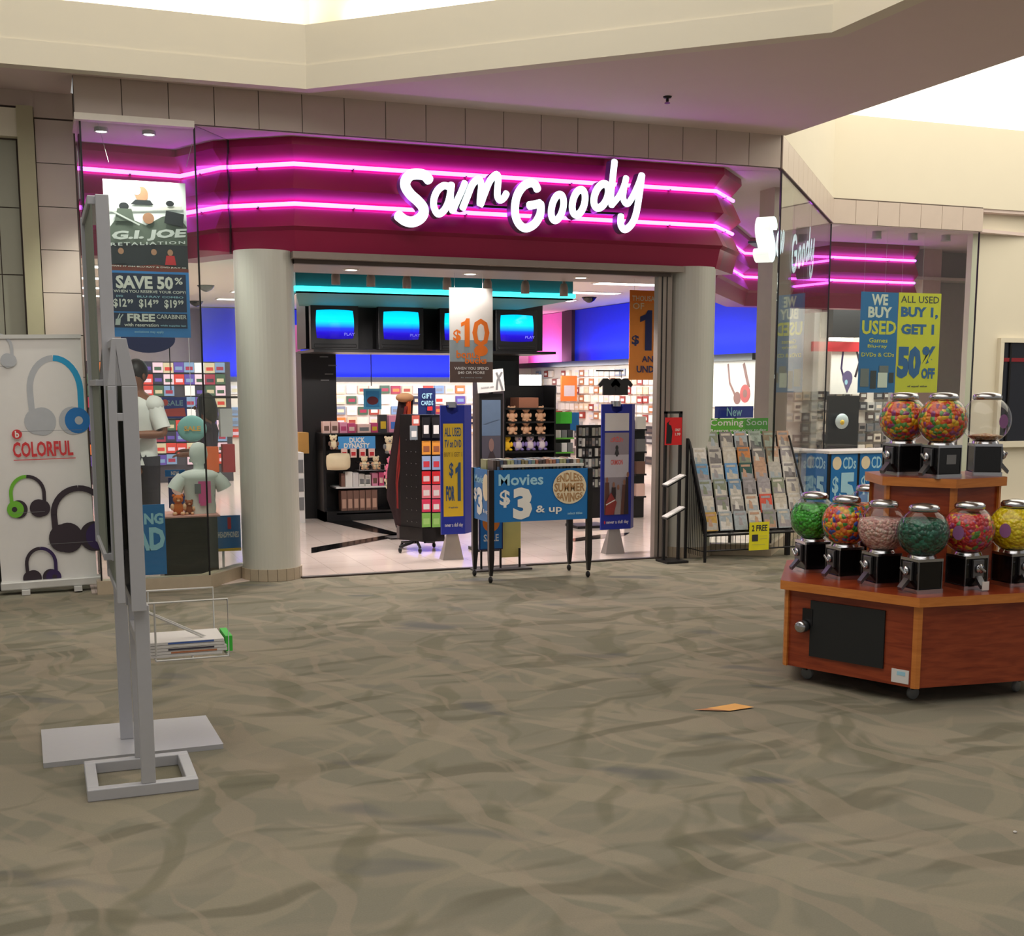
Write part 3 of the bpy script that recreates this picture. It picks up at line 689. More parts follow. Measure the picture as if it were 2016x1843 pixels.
P_.text('OWN IT ON BLU-RAY & DVD JULY 30', .03, .447, .97, .458, WHT)
P_.rect(0, 0, 1, .425, pb); P_.rect(.04, .165, .96, .41, pnv); P_.rect(.04, .06, .96, .155, pnv)
P_.text('SAVE 50', .10, .31, .80, .395, WHT, bold=.04); P_.text('%', .82, .345, .92, .39, WHT, bold=.02)
P_.text('WHEN YOU RESERVE YOUR COPY!', .07, .285, .95, .303, WHT, bold=.015)
for i, s_ in enumerate(('$12', '$14', '$19')):
    P_.text(s_, .06+.31*i, .185, .22+.31*i, .245, WHT, bold=.03); P_.text('99', .23+.31*i, .215, .30+.31*i, .243, WHT, bold=.03)
P_.text('DVD', .10, .255, .18, .268, LBLUE); P_.text('BLU-RAY COMBO', .35, .255, .92, .268, LBLUE)
P_.text('FREE', .22, .10, .56, .15, WHT, bold=.04); P_.text('CARABINER', .58, .12, .95, .148, WHT, bold=.01)
P_.text('with reservation', .18, .068, .60, .09, WHT, bold=.015); P_.text('while supplies last', .62, .068, .94, .082, LBLUE)
P_.poly([(.07,.075),(.13,.075),(.14,.115),(.08,.115)], pw); P_.line([(.10,.11),(.13,.148)], .008, pw); P_.line([(.12,.11),(.17,.145)], .008, pw)
P_.text('exclusions may apply', .30, .022, .66, .042, LBLUE, bold=.01)
P_.obj(T)
MB().tube([(.05,.002,1.30),(-.02,.002,1.60)], .0015, PAPER, 4).obj('string', T); MB().tube([(.62,.002,1.30),(.70,.002,1.58)], .0015, PAPER, 4).obj('string', T)
def spot(x, y, v, label, group, on=True, ztop=3.56, r=.055):
    u, z = onv(x, y, v); t = thing('spotlight', label, 'spotlight', (u, v, z), group=group)
    MB().lathe([(0,.10),(r*.85,.10),(r*.9,.0),(r,-.03),(r*.86,-.03),(r*.8,-.012),(0,-.012)], (0,0,0), mat('spot_shell', (190,186,180), .5), 20).obj('shade', t)
    MB().lathe([(0,-.014),(r*.78,-.014),(r*.7,-.028),(0,-.032)], (0,0,0), LAMP if on else mat('lamp_off', (200,196,190), .3), 16).obj('bulb', t)
    MB().tube([(0,0,.10),(0,0,ztop-z)], .008, BLKM, 5).obj('stem', t)
    return t
spotlamp('window_lamp', (onv(199,252,10.12)[0], 10.05, 3.38), (.75, 9.99, 2.4), 45, 100)
spotlamp('window_lamp', (onv(199,252,9.9)[0], 9.89, 3.42), (.55, 9.985, 2.6), 60, 90)
spotlamp('window_lamp', (onv(293,258,9.9)[0], 9.89, 3.42), (.85, 9.985, 2.4), 60, 90)
spotlamp('window_lamp', (onv(293,258,10.12)[0], 10.05, 3.38), (.9, 10.3, 1.2), 60, 100)
spot(199, 252, 10.2, 'left of two round spotlights at the top of the left window, the brighter one', 'spotlights in the left window')
spot(293, 258, 10.2, 'right of two round spotlights at the top of the left window', 'spotlights in the left window')
for i, (x, y) in enumerate(((1726,466),(1797,468),(1862,470))):
    spot(x, y, 13.3, ['left', 'middle', 'right'][i]+' of three round spotlights at the top of the recessed right window', 'spotlights in the right window', False, r=.065)
# tall display light and round signs inside left window
u, z = onv(293, 672, 10.25)
t = thing('round_sign', 'round navy hanging sign behind the film poster', 'sign', (u, 10.3, z-.02)); 
MB().prismy([(.21*math.cos(2*math.pi*i/28), .11*math.sin(2*math.pi*i/28)) for i in range(28)], 0, .004, NAVY).obj('board', t)
t.location.z = z+.02

# ---------- items in the left window
def plinth(label, x0, y0, x1, y1, v, d, m, name='plinth'):
    a, b, c, e = rect(x0, y0, x1, y1, v); return tag(MB().box(a, b, v, v+d, max(c, .0), e, m).obj(name, bevel=.004), label, 'plinth')
u0, u1, z0, z1 = rect(322, 1020, 430, 1140, 10.12)
t = thing('plinth', 'black window plinth topped with a paper torso', 'plinth', (u0, 10.12, .0065)); MB().box(0,u1-u0,0,.4,0,z1,BLK).obj('body', t, bevel=.004); MB().box(-.02,u1-u0+.02,-.02,.42,z1,z1+.012,mat('pink_cloth',(210,150,140),.7)).obj('cloth', t)
PZ = .0065+z1+.012
T, P_ = board('blue window sign ending in large letters NG and AD beside the black plinth', 'window_sign', 'sign', 258, 1008, 327, 1146, 9.98, BLUE, .01)
P_.text('NG', .40, .72, .95, .88, LBLUE, bold=.05); P_.text('AD', .05, .35, .98, .68, LBLUE, bold=.05); P_.obj(T)
T.location.z = max(T.location.z, .112)
T, P_ = board('small blue sign with white words beside the left column behind glass', 'window_sign', 'sign', 425, 1015, 474, 1085, 10.55, BLUE, .008)
P_.text('HEADPHONES', .08, .38, .92, .55, WHT, bold=.03); P_.rect(.48,.62,.62,.95,RED); P_.rect(0,0,1,.08,GOLD); P_.obj(T)
for x in (.05, .25): MB().box(x, x+.02, .02, .035, -T.location.z+.006, .0, PAPER).obj('leg', T)
# paper torso
u, z = onv(395, 1020, 10.3)
t = thing('paper_torso', 'white cut-out torso wearing a printed t-shirt on the black plinth', 'mannequin', (u, 10.30, PZ))
def torso(sc):
    mb = MB(); prof = [(.10,.0),(.115,.03),(.105,.12),(.12,.2),(.15,.27),(.165,.30),(.10,.335),(.042,.35),(.04,.385),(.06,.41),(.072,.46),(.066,.51),(.04,.55),(0,.56)]
    return mb.lathe([(r*sc, h*sc) for r, h in prof], (0,0,0), mat('mannequin_white',(228,228,224),.6), 20, sy=.45)
torso(1.05).obj('body', t)
mb = MB(); mb.lathe([(.125,.0),(.13,.06),(.12,.14),(.135,.22),(.165,.285),(.178,.315),(.11,.352),(.06,.36)], (0,0,0), mat('tshirt_white',(232,232,228),.8), 20, sy=.5)
mb.tube([(.13,0,.30),(.175,-.01,.25),(.20,-.01,.20)], .055, mat('tshirt_white',(0,0,0)), 8, r1=.065); mb.tube([(-.13,0,.30),(-.175,-.01,.25),(-.20,-.01,.20)], .055, mat('tshirt_white',(0,0,0)), 8, r1=.065)
mb.obj('tshirt', t)
pp = Print(.10,.20); pp.rect(0,.1,1,1,mat('print_pink',(220,90,150),.5)); pp.rect(-.3,.5,.2,.9,GREYPR); pp.rect(.1,.0,.7,.3,mat('print_pink',(0,0,0))); pp.obj(t, loc=(-.02,-.092,.07))
# plush toys and small boxes
def plush(name, label, cat, loc, s, m, m2=None, group=None, rz=0):
    t = thing(name, label, cat, loc, rz, group); m2 = m2 or m
    MB().ball((0,0,s*.38), s*.32, s*.28, s*.38, m, 12, 8).obj('body', t)
    h = MB().ball((0,-s*.05,s*.92), s*.30, s*.26, s*.26, m, 12, 8).obj('head', t)
    for sx in (-1, 1):
        MB().ball((sx*s*.24,-s*.02,s*1.13), s*.10, s*.06, s*.10, m, 8, 6).obj('ear', t)
        MB().ball((sx*s*.34,-s*.12,s*.48), s*.12, s*.14, s*.20, m2, 8, 6).obj('arm', t)
        MB().ball((sx*s*.22,-s*.25,s*.10), s*.14, s*.22, s*.11, m2, 8, 6).obj('leg', t)
        MB().ball((sx*s*.10,-s*.29,s*.98), s*.025, s*.02, s*.025, BLK, 6, 4).obj('eye', h)
    MB().ball((0,-s*.28,s*.86), s*.10, s*.07, s*.07, m2, 8, 6).obj('muzzle', h)
    return t
OP = mat('plush_orange', (214, 110, 50), .9, bump=.3, scale=80); TAN = mat('plush_tan', (236, 184, 146), .9, bump=.3, scale=80)
u, z = onv(352, 1015, 10.2); plush('plush_toy', 'orange plush toy with a pale face lying on the black plinth', 'plush toy', (u, 10.22, PZ), .14, OP, TAN)
u, z = onv(374, 1015, 10.2); plush('plush_toy', 'small brown plush toy beside the orange one on the plinth', 'plush toy', (u, 10.24, PZ), .10, mat('plush_brown',(150,80,50),.9), TAN)

# ---------- people behind the left window
def figure(name, label, loc, rz, joints, edges, rads, mskin, parts):
    t = thing(name, label, 'person', loc, rz)
    me = bpy.data.meshes.new('body'); me.from_pydata(joints, edges, []); me.materials.append(mskin)
    o = bpy.data.objects.new('body', me); COL.objects.link(o); o.parent = t
    sk = o.modifiers.new('skin', 'SKIN'); sk.use_smooth_shade = True
    lay = me.skin_vertices[0].data
    for i, r in enumerate(rads): lay[i].radius = (r if isinstance(r, tuple) else (r, r))
    lay[0].use_root = True
    ss = o.modifiers.new('sub', 'SUBSURF'); ss.levels = 2; ss.render_levels = 2
    return t
def person(label, loc, rz, hgt, shirt, pants, hair, long_hair=False, armR=None, armL=None):
    k = hgt/1.75
    J = [(0,0,.95),(0,0,1.10),(0,0,1.28),(0,0,1.42),(0,0,1.50),(0,-.01,1.58),(0,-.02,1.68),
         (.19,0,1.40),(-.19,0,1.40)]
    E_ = [(0,1),(1,2),(2,3),(3,4),(4,5),(5,6),(3,7),(3,8)]
    Rr = [(.15,.11),(.135,.10),(.16,.11),(.12,.09),.055,.075,.085,.065,.065]
    arms = [armR or [(.24,.02,1.12),(.20,-.22,1.10)], armL or [(-.24,.02,1.12),(-.18,-.22,1.12)]]
    for side, (el, wr) in enumerate(arms):
        b = len(J); J += [el, wr]; E_ += [(7+side, b), (b, b+1)]; Rr += [.045, .030]
        d = (Vector(wr)-Vector(el)).normalized(); pm = Vector(wr)+d*.06; J.append(tuple(pm)); E_.append((b+1, b+2)); Rr.append((.036,.02))
        sd = d.cross(Vector((0,0,1))).normalized()
        for f in range(4):
            base = pm+sd*(.022*(f-1.5))+d*.02; mid = base+d*.035; tip = mid+d*.022+Vector((0,0,-.022))
            n = len(J); J += [tuple(mid), tuple(tip)]; E_ += [(b+2, n), (n, n+1)]; Rr += [.009, .008]
        th = pm+sd*(.04 if side else -.04)+d*.01; n = len(J); J.append(tuple(th)); E_.append((b+2, n)); Rr.append(.010)
    for sx in (1, -1):
        b = len(J); J += [(sx*.10,0,.86),(sx*.11,-.01,.48),(sx*.11,.02,.09),(sx*.11,-.13,.045)]; E_ += [(0,b),(b,b+1),(b+1,b+2),(b+2,b+3)]; Rr += [.10,.065,.045,(.04,.035)]
    J = [(x*k, y*k, z*k) for x, y, z in J]; Rr = [tuple(q*k for q in r) if isinstance(r, tuple) else r*k for r in Rr]
    t = figure('person', label, loc, rz, J, E_, Rr, SKIN, None)
    S = lambda *a: tuple(q*k for q in a)
    mb = MB(); mb.lathe([(.175*k,.86*k),(.172*k,.98*k),(.165*k,1.1*k),(.185*k,1.26*k),(.20*k,1.36*k),(.17*k,1.43*k),(.075*k,1.485*k)], (0,0,0), shirt, 20, sy=.72)
    for side, (el, wr) in enumerate(arms):
        sh = Vector(S(.17 if side == 0 else -.17, 0, 1.385)); mb.ball(tuple(sh), .092*k, .088*k, .085*k, shirt, 12, 8); e = Vector(S(*el)); mb.tube([sh, sh.lerp(e, .45), sh.lerp(e, .82)], .078*k, shirt, 10, r1=.074*k)
    mb.obj('shirt', t)
    mb = MB(); mb.lathe([(.165*k,.84*k),(.17*k,.93*k),(.165*k,.99*k)], (0,0,0), pants, 18, sy=.75)
    for sx in (1, -1): mb.tube([S(sx*.09,0,.93), S(sx*.10,0,.80), S(sx*.11,-.01,.48), S(sx*.11,.02,.07)], .105*k, pants, 12, r1=.065*k)
    mb.obj('trousers', t)
    mb = MB()
    for sx in (1, -1): mb.ball(S(sx*.11,-.06,.045), .05*k, .13*k, .045*k, BLK, 10, 6)
    mb.obj('shoes', t)
    mb = MB(); mb.ball(S(0,.015,1.675), .092*k, .105*k, .115*k, hair, 16, 10)
    if long_hair: mb.ball(S(0,.06,1.58), .115*k, .08*k, .17*k, hair, 14, 10); mb.ball(S(.02,.02,1.64), .11*k, .11*k, .12*k, hair, 14, 10)
    mb.obj('hair', t)
    mb = MB()
    for sx in (1, -1): MB().ball(S(sx*.032,-.098,1.645), .011*k, .006*k, .007*k, BLK, 8, 5).obj('eye', t)
    MB().ball(S(0,-.112,1.615), .014*k, .018*k, .022*k, SKIN, 8, 6).obj('nose', t)
    MB().ball(S(0,-.10,1.575), .024*k, .006*k, .007*k, mat('lips',(120,60,56),.5), 8, 5).obj('mouth', t)
    for sx in (1,-1): MB().ball(S(sx*.088,-.01,1.63), .012*k, .02*k, .03*k, SKIN, 8, 6).obj('ear', t)
    return t
px, py = atd(276, 11.15)
person('person in a white t-shirt and dark trousers with arms folded, behind the left window', (px, py, .006), R(-40), 1.80, mat('white_tshirt',(226,226,222),.8), mat('dark_trousers',(44,40,48),.8), HAIR,
       armL=[(-.27,.0,1.13),(-.02,-.22,1.16)], armR=[(.27,.0,1.13),(.05,-.24,1.13)])
px, py = atd(408, 11.9)
person('person with long dark hair and a dark top, facing left, behind the left window', (px, py, .006), R(-100), 1.50, mat('dark_top',(48,32,56),.8), mat('dark_jeans',(30,32,48),.8), HAIR, True)
# ================================================================== CANDY STAND
def latd(lat, dep): return Vector((_r.x*lat+math.sin(YAW)*dep, _r.y*lat+math.cos(YAW)*dep))
def hexa(c, s, a_front):
    """plan hexagon around c (lateral, depth); a_front = direction (deg, 0 = right, 90 = away) of the front vertex seen from the centre"""
    out = []
    for i in range(6):
        a = R(a_front+60*i); out.append(latd(c[0]+s*math.cos(a), c[1]+s*math.sin(a)))
    return out
CC = (2.225, 6.72)
def shrink(poly, d):
    c = sum(poly, Vector((0,0)))/len(poly); return [c+(p-c)*(1-d/(p-c).length) for p in poly]
hexL = hexa(CC, .80, -105); hexB = shrink(hexL, .045)
CZ0, CZ1 = .09, .512
CO = Vector((sum((p.x for p in hexL))/6, sum((p.y for p in hexL))/6))
cs = thing('candy_stand', 'six-sided cherry wood candy machine stand on casters, two tiers', 'display stand', (CO.x, CO.y, 0))
loc2 = lambda poly: [tuple(p-CO) for p in poly]
def facebox(parent, name, a, b, d0, d1, z0, z1, m, s0=0, s1=1, off=0):
    """slab on the vertical face from plan point a to b (outward to the right of a->b), between fractions s0..s1"""
    a = Vector(a); b = Vector(b); d = (b-a); n = Vector((d.y, -d.x)).normalized(); p = a+d*s0; q = a+d*s1
    return MB().prism([tuple(p+n*d1), tuple(q+n*d1), tuple(q+n*d0), tuple(p+n*d0)][::1], z0, z1, m).obj(name, parent)
def plinthhex(parent, poly, z0, z1, slab_t, over, names=('cabinet','top_slab')):
    MB().prism(loc2(poly), z0, z1, WOODR).obj(names[0], parent)
    c = loc2(poly); big = [Vector(p)*(1+over/Vector(p).length) for p in c]
    MB().prism([tuple(p) for p in big], z1, z1+slab_t, WOODE, WOODR).obj(names[1], parent, bevel=.004)
    for p in c:                                     # honey coloured corner strips
        v = Vector(p); n = v.normalized(); tdir = Vector((-n.y, n.x))
        q = [v+n*.006-tdir*.022-n*.0, v+n*.012, v+n*.006+tdir*.022, v-n*.03]
        MB().prism([tuple(x) for x in q], z0, z1, WOODE).obj('corner_strip', parent)
plinthhex(cs, hexB, CZ0, CZ1, .048, .045)
lb = loc2(hexB)
# identify the two front faces: 5->0 is left face, 0->1 right face (vertex 0 faces the camera)
v0, vL, vR = Vector(lb[0]), Vector(lb[5]), Vector(lb[1])
dr = facebox(cs, 'door', vL, v0, 0, .012, CZ0+.075, CZ1-.045, mat('black_door_panel',(22,24,26),.55), .20, .77)
dd = (v0-vL); nn = Vector((dd.y, -dd.x)).normalized()
q = vL+dd*.16
facebox(dr, 'latch_plate', vL, v0, 0, .016, CZ0+.24, CZ0+.33, BLKM, .14, .22)
ang = math.atan2(nn.y, nn.x)
lk = MB(); lk.lathe([(0,0),(.034,0),(.036,.02),(.030,.05),(.022,.056),(0,.056)], (0,0,0), CHR, 20)
o = lk.obj('lock', dr, loc=(q.x+nn.x*.016, q.y+nn.y*.016, CZ0+.235), rot=(0, math.pi/2, ang))
facebox(cs, 'price_sticker', vL, v0, 0, .003, CZ0+.015, CZ0+.085, PAPER, .83, .955)
facebox(cs, 'sticker_print', vL, v0, .003, .004, CZ0+.055, CZ0+.075, LBLUE, .87, .93)
for i, p in enumerate(lb):
    v = Vector(p)*.82
    cst = MB().box(v.x-.02, v.x+.02, v.y-.012, v.y+.012, .055, CZ0, BLKM).obj('caster', cs)
    MB().lathe([(0,-.012),(.030,-.012),(.034,-.008),(.034,.008),(.030,.012),(0,.012)], (0,0,0), mat('caster_wheel',(110,112,112),.5), 16).obj('wheel', cst, loc=(v.x, v.y, .035), rot=(math.pi/2, 0, .4*i))
# upper tier
UC = (2.355, 6.80); hexU = hexa(UC, .345, -92); UZ = 1.065
CO_keep = CO
MB().prism([tuple(p-CO) for p in hexU], CZ1+.048, UZ, WOODR).obj('upper_cabinet', cs)
cu_ = sum(hexU, Vector((0,0)))/6
MB().prism([tuple(cu_+(p-cu_)*1.12-CO) for p in hexU], UZ-.0, UZ+.048, WOODE, WOODR).obj('upper_slab', cs, bevel=.004)
for p in hexU:
    v = p-CO; n = (p-cu_).normalized(); td = Vector((-n.y, n.x)); qd = [v+n*.006-td*.02, v+n*.012, v+n*.006+td*.02, v-n*.03]
    MB().prism([tuple(x) for x in qd], CZ1+.048, UZ, WOODE).obj('corner_strip', cs)
UZT = UZ+.048; LZT = CZ1+.048

DKCH = mat('dull_chrome', (120, 120, 124), .35, metal=1, var=.1)
def machine_proto():
    t = thing('candy_machine', 'x', 'candy machine', (0,0,0))
    w = .071
    MB().box(-w, w, -w, w, .022, .162, BLKG).obj('body', t, bevel=.004)
    b = MB().prism([(-.080,-.080),(.080,-.080),(.080,.080),(-.080,.080)], 0, .022, CHR); b.obj('base_plate', t, bevel=.008)
    b = MB().prism([(-.076,-.076),(.076,-.076),(.076,.076),(-.076,.076)], .162, .176, CHR); b.lathe([(.072,.176),(.068,.186),(.064,.192)], (0,0,0), CHR, 24); b.obj('collar', t, bevel=.006)
    for sx in (-1, 1):
        for sy in (-1, 1): MB().box(sx*.071-.003, sx*.071+.003, sy*.071-.003, sy*.071+.003, .022, .162, DKCH).obj('corner_trim', t)
    m = MB().box(-.034,.034,-.090,-.071,.062,.158, DKCH).obj('coin_plate', t, bevel=.004)
    MB().lathe([(0,0),(.024,0),(.024,.012),(0,.014)], (0,0,0), CHR, 18).obj('dial', m, loc=(0,-.092,.112), rot=(math.pi/2,0,0))
    MB().box(-.026,.026,-.006,.006,-.006,.006, CHR).obj('handle', m, loc=(0,-.112,.112), rot=(0,.6,0), bevel=.003)
    c = MB(); c.add([(-.020,-.077,.062),(.020,-.077,.062),(.018,-.125,.012),(-.018,-.125,.012),(-.020,-.085,.080),(.020,-.085,.080),(.018,-.130,.028),(-.018,-.130,.028)],
        [(0,1,2,3),(7,6,5,4),(0,3,7,4),(1,5,6,2),(0,4,5,1),(3,2,6,7)], CHR); c.mats[0] = DKCH; c.obj('chute', t)
    rg = .131; cz = .186+rg*.90
    prof = [(rg*math.sin(a), -rg*math.cos(a)) for a in [R(32)+R(116)*i/14 for i in range(15)]]
    MB().lathe(prof, (0,0,cz), GG, 32).obj('globe', t)
    MB().lathe([(0,-.001),(.070,0),(.076,.006),(.076,.020),(.066,.032),(.03,.040),(0,.041)], (0,0,cz+rg*.83), CHR, 28).obj('lid', t)
    t['cz'] = cz; t['rg'] = rg
    return t
proto = machine_proto(); CZ_, RG_ = proto['cz'], proto['rg']; del proto['cz']; del proto['rg']
def _nop(): pass
def fill_mesh(frac, m, k=9):
    """the heap of sweets: the inside of the globe up to a level"""
    rg = RG_-.004; lo = R(32); hi = math.acos(max(-1, min(1, 1-2*frac))); mb = MB()
    prof = [(rg*math.sin(a), -rg*math.cos(a)) for a in [lo+(hi-lo)*i/10 for i in range(11)]]
    rt, zt = prof[-1]; prof += [(rt*.6, zt+.008), (0, zt+.014)]
    return mb.lathe(prof, (0,0,CZ_), m, 32)
C_green = candy_material('candy_green', [(40,150,20),(60,175,30),(28,120,18),(70,185,50)], 55)
C_multi = candy_material('candy_multi', [(230,90,20),(240,180,30),(200,40,60),(60,150,60),(60,90,180),(235,120,30)], 48)
C_pink = candy_material('candy_pale_pink', [(214,160,150),(224,176,160),(200,146,140),(220,190,176)], 60)
C_dkg = candy_material('candy_dark_green', [(8,74,52),(14,92,66),(6,58,44),(20,104,80)], 50)
C_red = candy_material('candy_red_mix', [(190,30,44),(220,70,50),(230,170,50),(170,60,110),(90,140,60),(205,40,40)], 48)
C_yel = candy_material('candy_yellow', [(240,214,10),(246,226,30),(232,200,8)], 50)
C_org = candy_material('candy_orange_mix', [(225,90,16),(240,150,20),(214,50,30),(240,190,40),(150,60,120),(90,150,60)], 46)
C_tan = candy_material('candy_pale_tan', [(190,140,90),(206,170,130),(176,120,80)], 60)
pool = [proto]+[copy_tree(proto) for _ in range(9)]
def machine(px, dep, z, ang, label, fill, frac, sticker=False):
    t = pool.pop(0)
    p = atd(px, dep); t.location = (p[0], p[1], z); t.rotation_euler = (0, 0, ang); t['label'] = label; t['group'] = 'candy machines on the wooden stand'
    o = fill_mesh(frac, fill).obj('candy', t); o['kind'] = 'stuff'
    if sticker == 'low': MB().box(-.012,.030,-.135,-.131,.006,.05,WHT).obj('sticker', t, rot=(0,0,0))
    if sticker == 'side': MB().box(.0715,.073,-.02,.04,.075,.125,GREYPR).obj('sticker', t)
    for sx in ((1,) if sticker != 'none' else ()):
        o = MB().prismy([(.03*math.cos(a), .038*math.sin(a)) for a in [2*math.pi*i/14 for i in range(14)]], 0, .001, mat('purple_label',(140,90,140),.5)).obj('globe_label', t, loc=(-(RG_+.001)*math.sin(1.1), -(RG_+.001)*math.cos(1.1), CZ_-.005), rot=(0,0,-1.1))
def outward(a, b):
    d = b-a; return Vector((d.y, -d.x)).normalized()
nL = outward(hexL[5], hexL[0]); nR = outward(hexL[0], hexL[1])
aL = math.atan2(nL.y, nL.x)+math.pi/2; aR = math.atan2(nR.y, nR.x)+math.pi/2
machine(1605, 6.84, LZT, aL-.6, 'candy machine full of bright green sweets, lower tier far left', C_green, .80)
machine(1669, 6.60, LZT, aL-.5, 'candy machine of mixed orange and blue sweets, lower tier between green and pink', C_multi, .86)
machine(1743, 6.36, LZT, aL-.5, 'candy machine of pale pink sweets on the lower tier', C_pink, .68)
machine(1823, 6.15, LZT, aL-.45, 'candy machine of dark green sweets at the front corner of the lower tier', C_dkg, .76)
machine(1913, 6.27, LZT, aR+.1, 'candy machine of red mixed sweets with a white tag on its chute, lower tier', C_red, .82, 'low')
machine(2004, 6.36, LZT, aR+.1, 'candy machine full of yellow sweets at the right edge of the photo', C_yel, .90, 'low')
machine(1712, 7.35, LZT, aL+.9, 'candy machine behind the pink one, mostly its chrome lid showing', C_org, .6)
machine(1774, 6.74, UZT, aL-.45, 'candy machine of orange sweets, left of the three on the upper tier', C_org, .88)
machine(1851, 6.55, UZT, aL-.45, 'candy machine of red and yellow sweets, middle of the upper tier', C_org, .92, 'side')
machine(1936, 6.70, UZT, aR+1.2, 'nearly empty clear candy machine, right of the three on the upper tier', C_tan, .16)

# litter on the carpet
x0, y0 = onz(1433, 1398)
tag(MB().poly([(-.09,.05,.003),(-.01,-.035,.003),(.14,-.02,.004),(.07,.05,.012)], mat('tan_paper',(226,168,96),.7)).poly([(-.17,.045,.003),(-.09,.05,.003),(-.01,-.035,.003)][::-1], mat('brown_paper',(176,120,80),.7)).obj('paper_scrap', loc=(x0, y0, .003)), 'folded orange-tan scrap of paper lying on the carpet', 'litter')
x0, y0 = onz(1998, 1640)
tag(MB().lathe([(0,0),(.006,.002),(.007,.006),(0,.009)], (0,0,0), PAPER, 8).obj('crumb', loc=(x0, y0, 0)), 'tiny white crumb on the carpet at the lower right', 'litter')

def one(p, x0, z0, x1, z1, m):
    w_ = x1-x0; h_ = z1-z0; p.poly([(x0+w_*.42,z0),(x1,z0),(x1,z1),(x0+w_*.62,z1),(x0+w_*.45,z1-h_*.10),(x0,z1-h_*.16),(x0,z1-h_*.30),(x0+w_*.42,z1-h_*.24)], m)
# ================================================================== THINGS AT THE ENTRANCE
# display table of films
tx0, tx1, ty0, ty1 = 3.37, 4.245, 9.26, 9.66
t = thing('display_table', 'black legged display table with a blue film price sign, in front of the shop entrance', 'display table', (tx0, ty0, 0))
W_t, D_t = tx1-tx0, ty1-ty0
for (lx, ly) in ((0,0),(W_t,0),(0,D_t),(W_t,D_t)):
    mb = MB(); h = .022
    mb.box(lx-h, lx+h, ly-h, ly+h, .20, .925, BLK)
    mb.add([(lx-h,ly-h,.20),(lx+h,ly-h,.20),(lx+h,ly+h,.20),(lx-h,ly+h,.20),(lx-.012,ly-.012,.06),(lx+.012,ly-.012,.06),(lx+.012,ly+.012,.06),(lx-.012,ly+.012,.06)],
           [(0,4,5,1),(1,5,6,2),(2,6,7,3),(3,7,4,0),(4,7,6,5)], BLK)
    lg = mb.obj('leg', t); MB().ball((lx, ly+.01, .028), .018, .028, .028, BLKM, 12, 8).obj('caster', lg)
MB().box(.022, W_t-.022, .022, D_t-.022, .79, .82, BLK).obj('tray', t)
MB().box(.02, W_t-.02, -.015, -.005, .50, .925, BLUE).obj('front_panel', t); MB().box(-.012, -.004, .02, D_t-.02, .50, .925, BLUE).obj('side_panel', t)
MB().box(.02, W_t-.02, D_t+.002, D_t+.010, .50, .925, BLUE).obj('back_panel', t)
p = Print(W_t-.04, .425)
p.text('Movies', .05, .70, .52, .92, LBLUE, bold=.025); p.text('$', .06, .28, .17, .62, WHT, bold=.03); p.text('3', .20, .04, .40, .66, WHT, bold=.06)
p.text('& up', .44, .12, .72, .30, WHT, bold=.02); p.text('select titles', .78, .10, .94, .15, LBLUE)
p.ell(.80, .64, .18, .33, CREAMP, 32)
tn = mat('print_tan', (170,128,84), .5)
def arc(top):
    def f(a, lo, hi):
        k = 1-(2*a-1)**2; return (lo, hi-(1-k)*(hi-lo)*.55) if top else (lo+(1-k)*(hi-lo)*.55, hi)
    return f
p.text('ENDLESS', .66, .74, .94, .93, tn, bold=.03, warp=arc(True)); p.text('SUMMER', .635, .55, .965, .72, tn, bold=.03); p.text('SAVINGS', .66, .35, .94, .53, tn, bold=.03, warp=arc(False))
p.obj(t, 'print', (.02,-.0155,.5))
p = Print(D_t-.04, .425); p.text('Movies', .08, .72, .75, .88, LBLUE, bold=.02); p.text('$', .03, .34, .22, .62, WHT, bold=.03); p.text('3', .25, .10, .62, .64, WHT, bold=.06); p.text('& up', .66, .14, .98, .24, WHT, bold=.02); p.ell(.86,.66,.22,.26,CREAMP)
o = p.obj(t, 'print', (-.0125, D_t-.02, .5)); o.rotation_euler = (0, 0, -math.pi/2)
MB().box(.10, W_t-.06, -.02, .05, .945, .965, mat('clear_strip',(214,210,206),.3)).obj('top_strip', t)
random.seed(11)
casecols = [mat('case_%d' % i, c, .4) for i, c in enumerate([(120,110,80),(150,150,110),(90,84,84),(60,70,90),(160,120,90),(110,130,120),(180,176,168),(70,60,56),(140,90,70),(90,110,140)])]
n = 26; ordw = 'film case standing in the display table tray'
for row in range(2):
    for i in range(n):
        x = tx0+.035+i*(W_t-.07)/n; ci = random.randrange(10); m = casecols[ci]
        hh = .165+.006*random.random()
        o = MB().box(0, .024, 0, .135, 0, hh, m).box(.001,.023,-.001,0,.02,hh*.7, casecols[random.randrange(10)]).obj('film_case', loc=(x, ty0+.035+row*.17, .832)); tag(o, ['olive brown','sage','grey brown','navy','tan','grey green','pale grey','dark brown','rust','blue grey'][ci]+' film case standing in the '+['front','back'][row]+' row of the display table tray', 'film case', 'film cases in the display table')
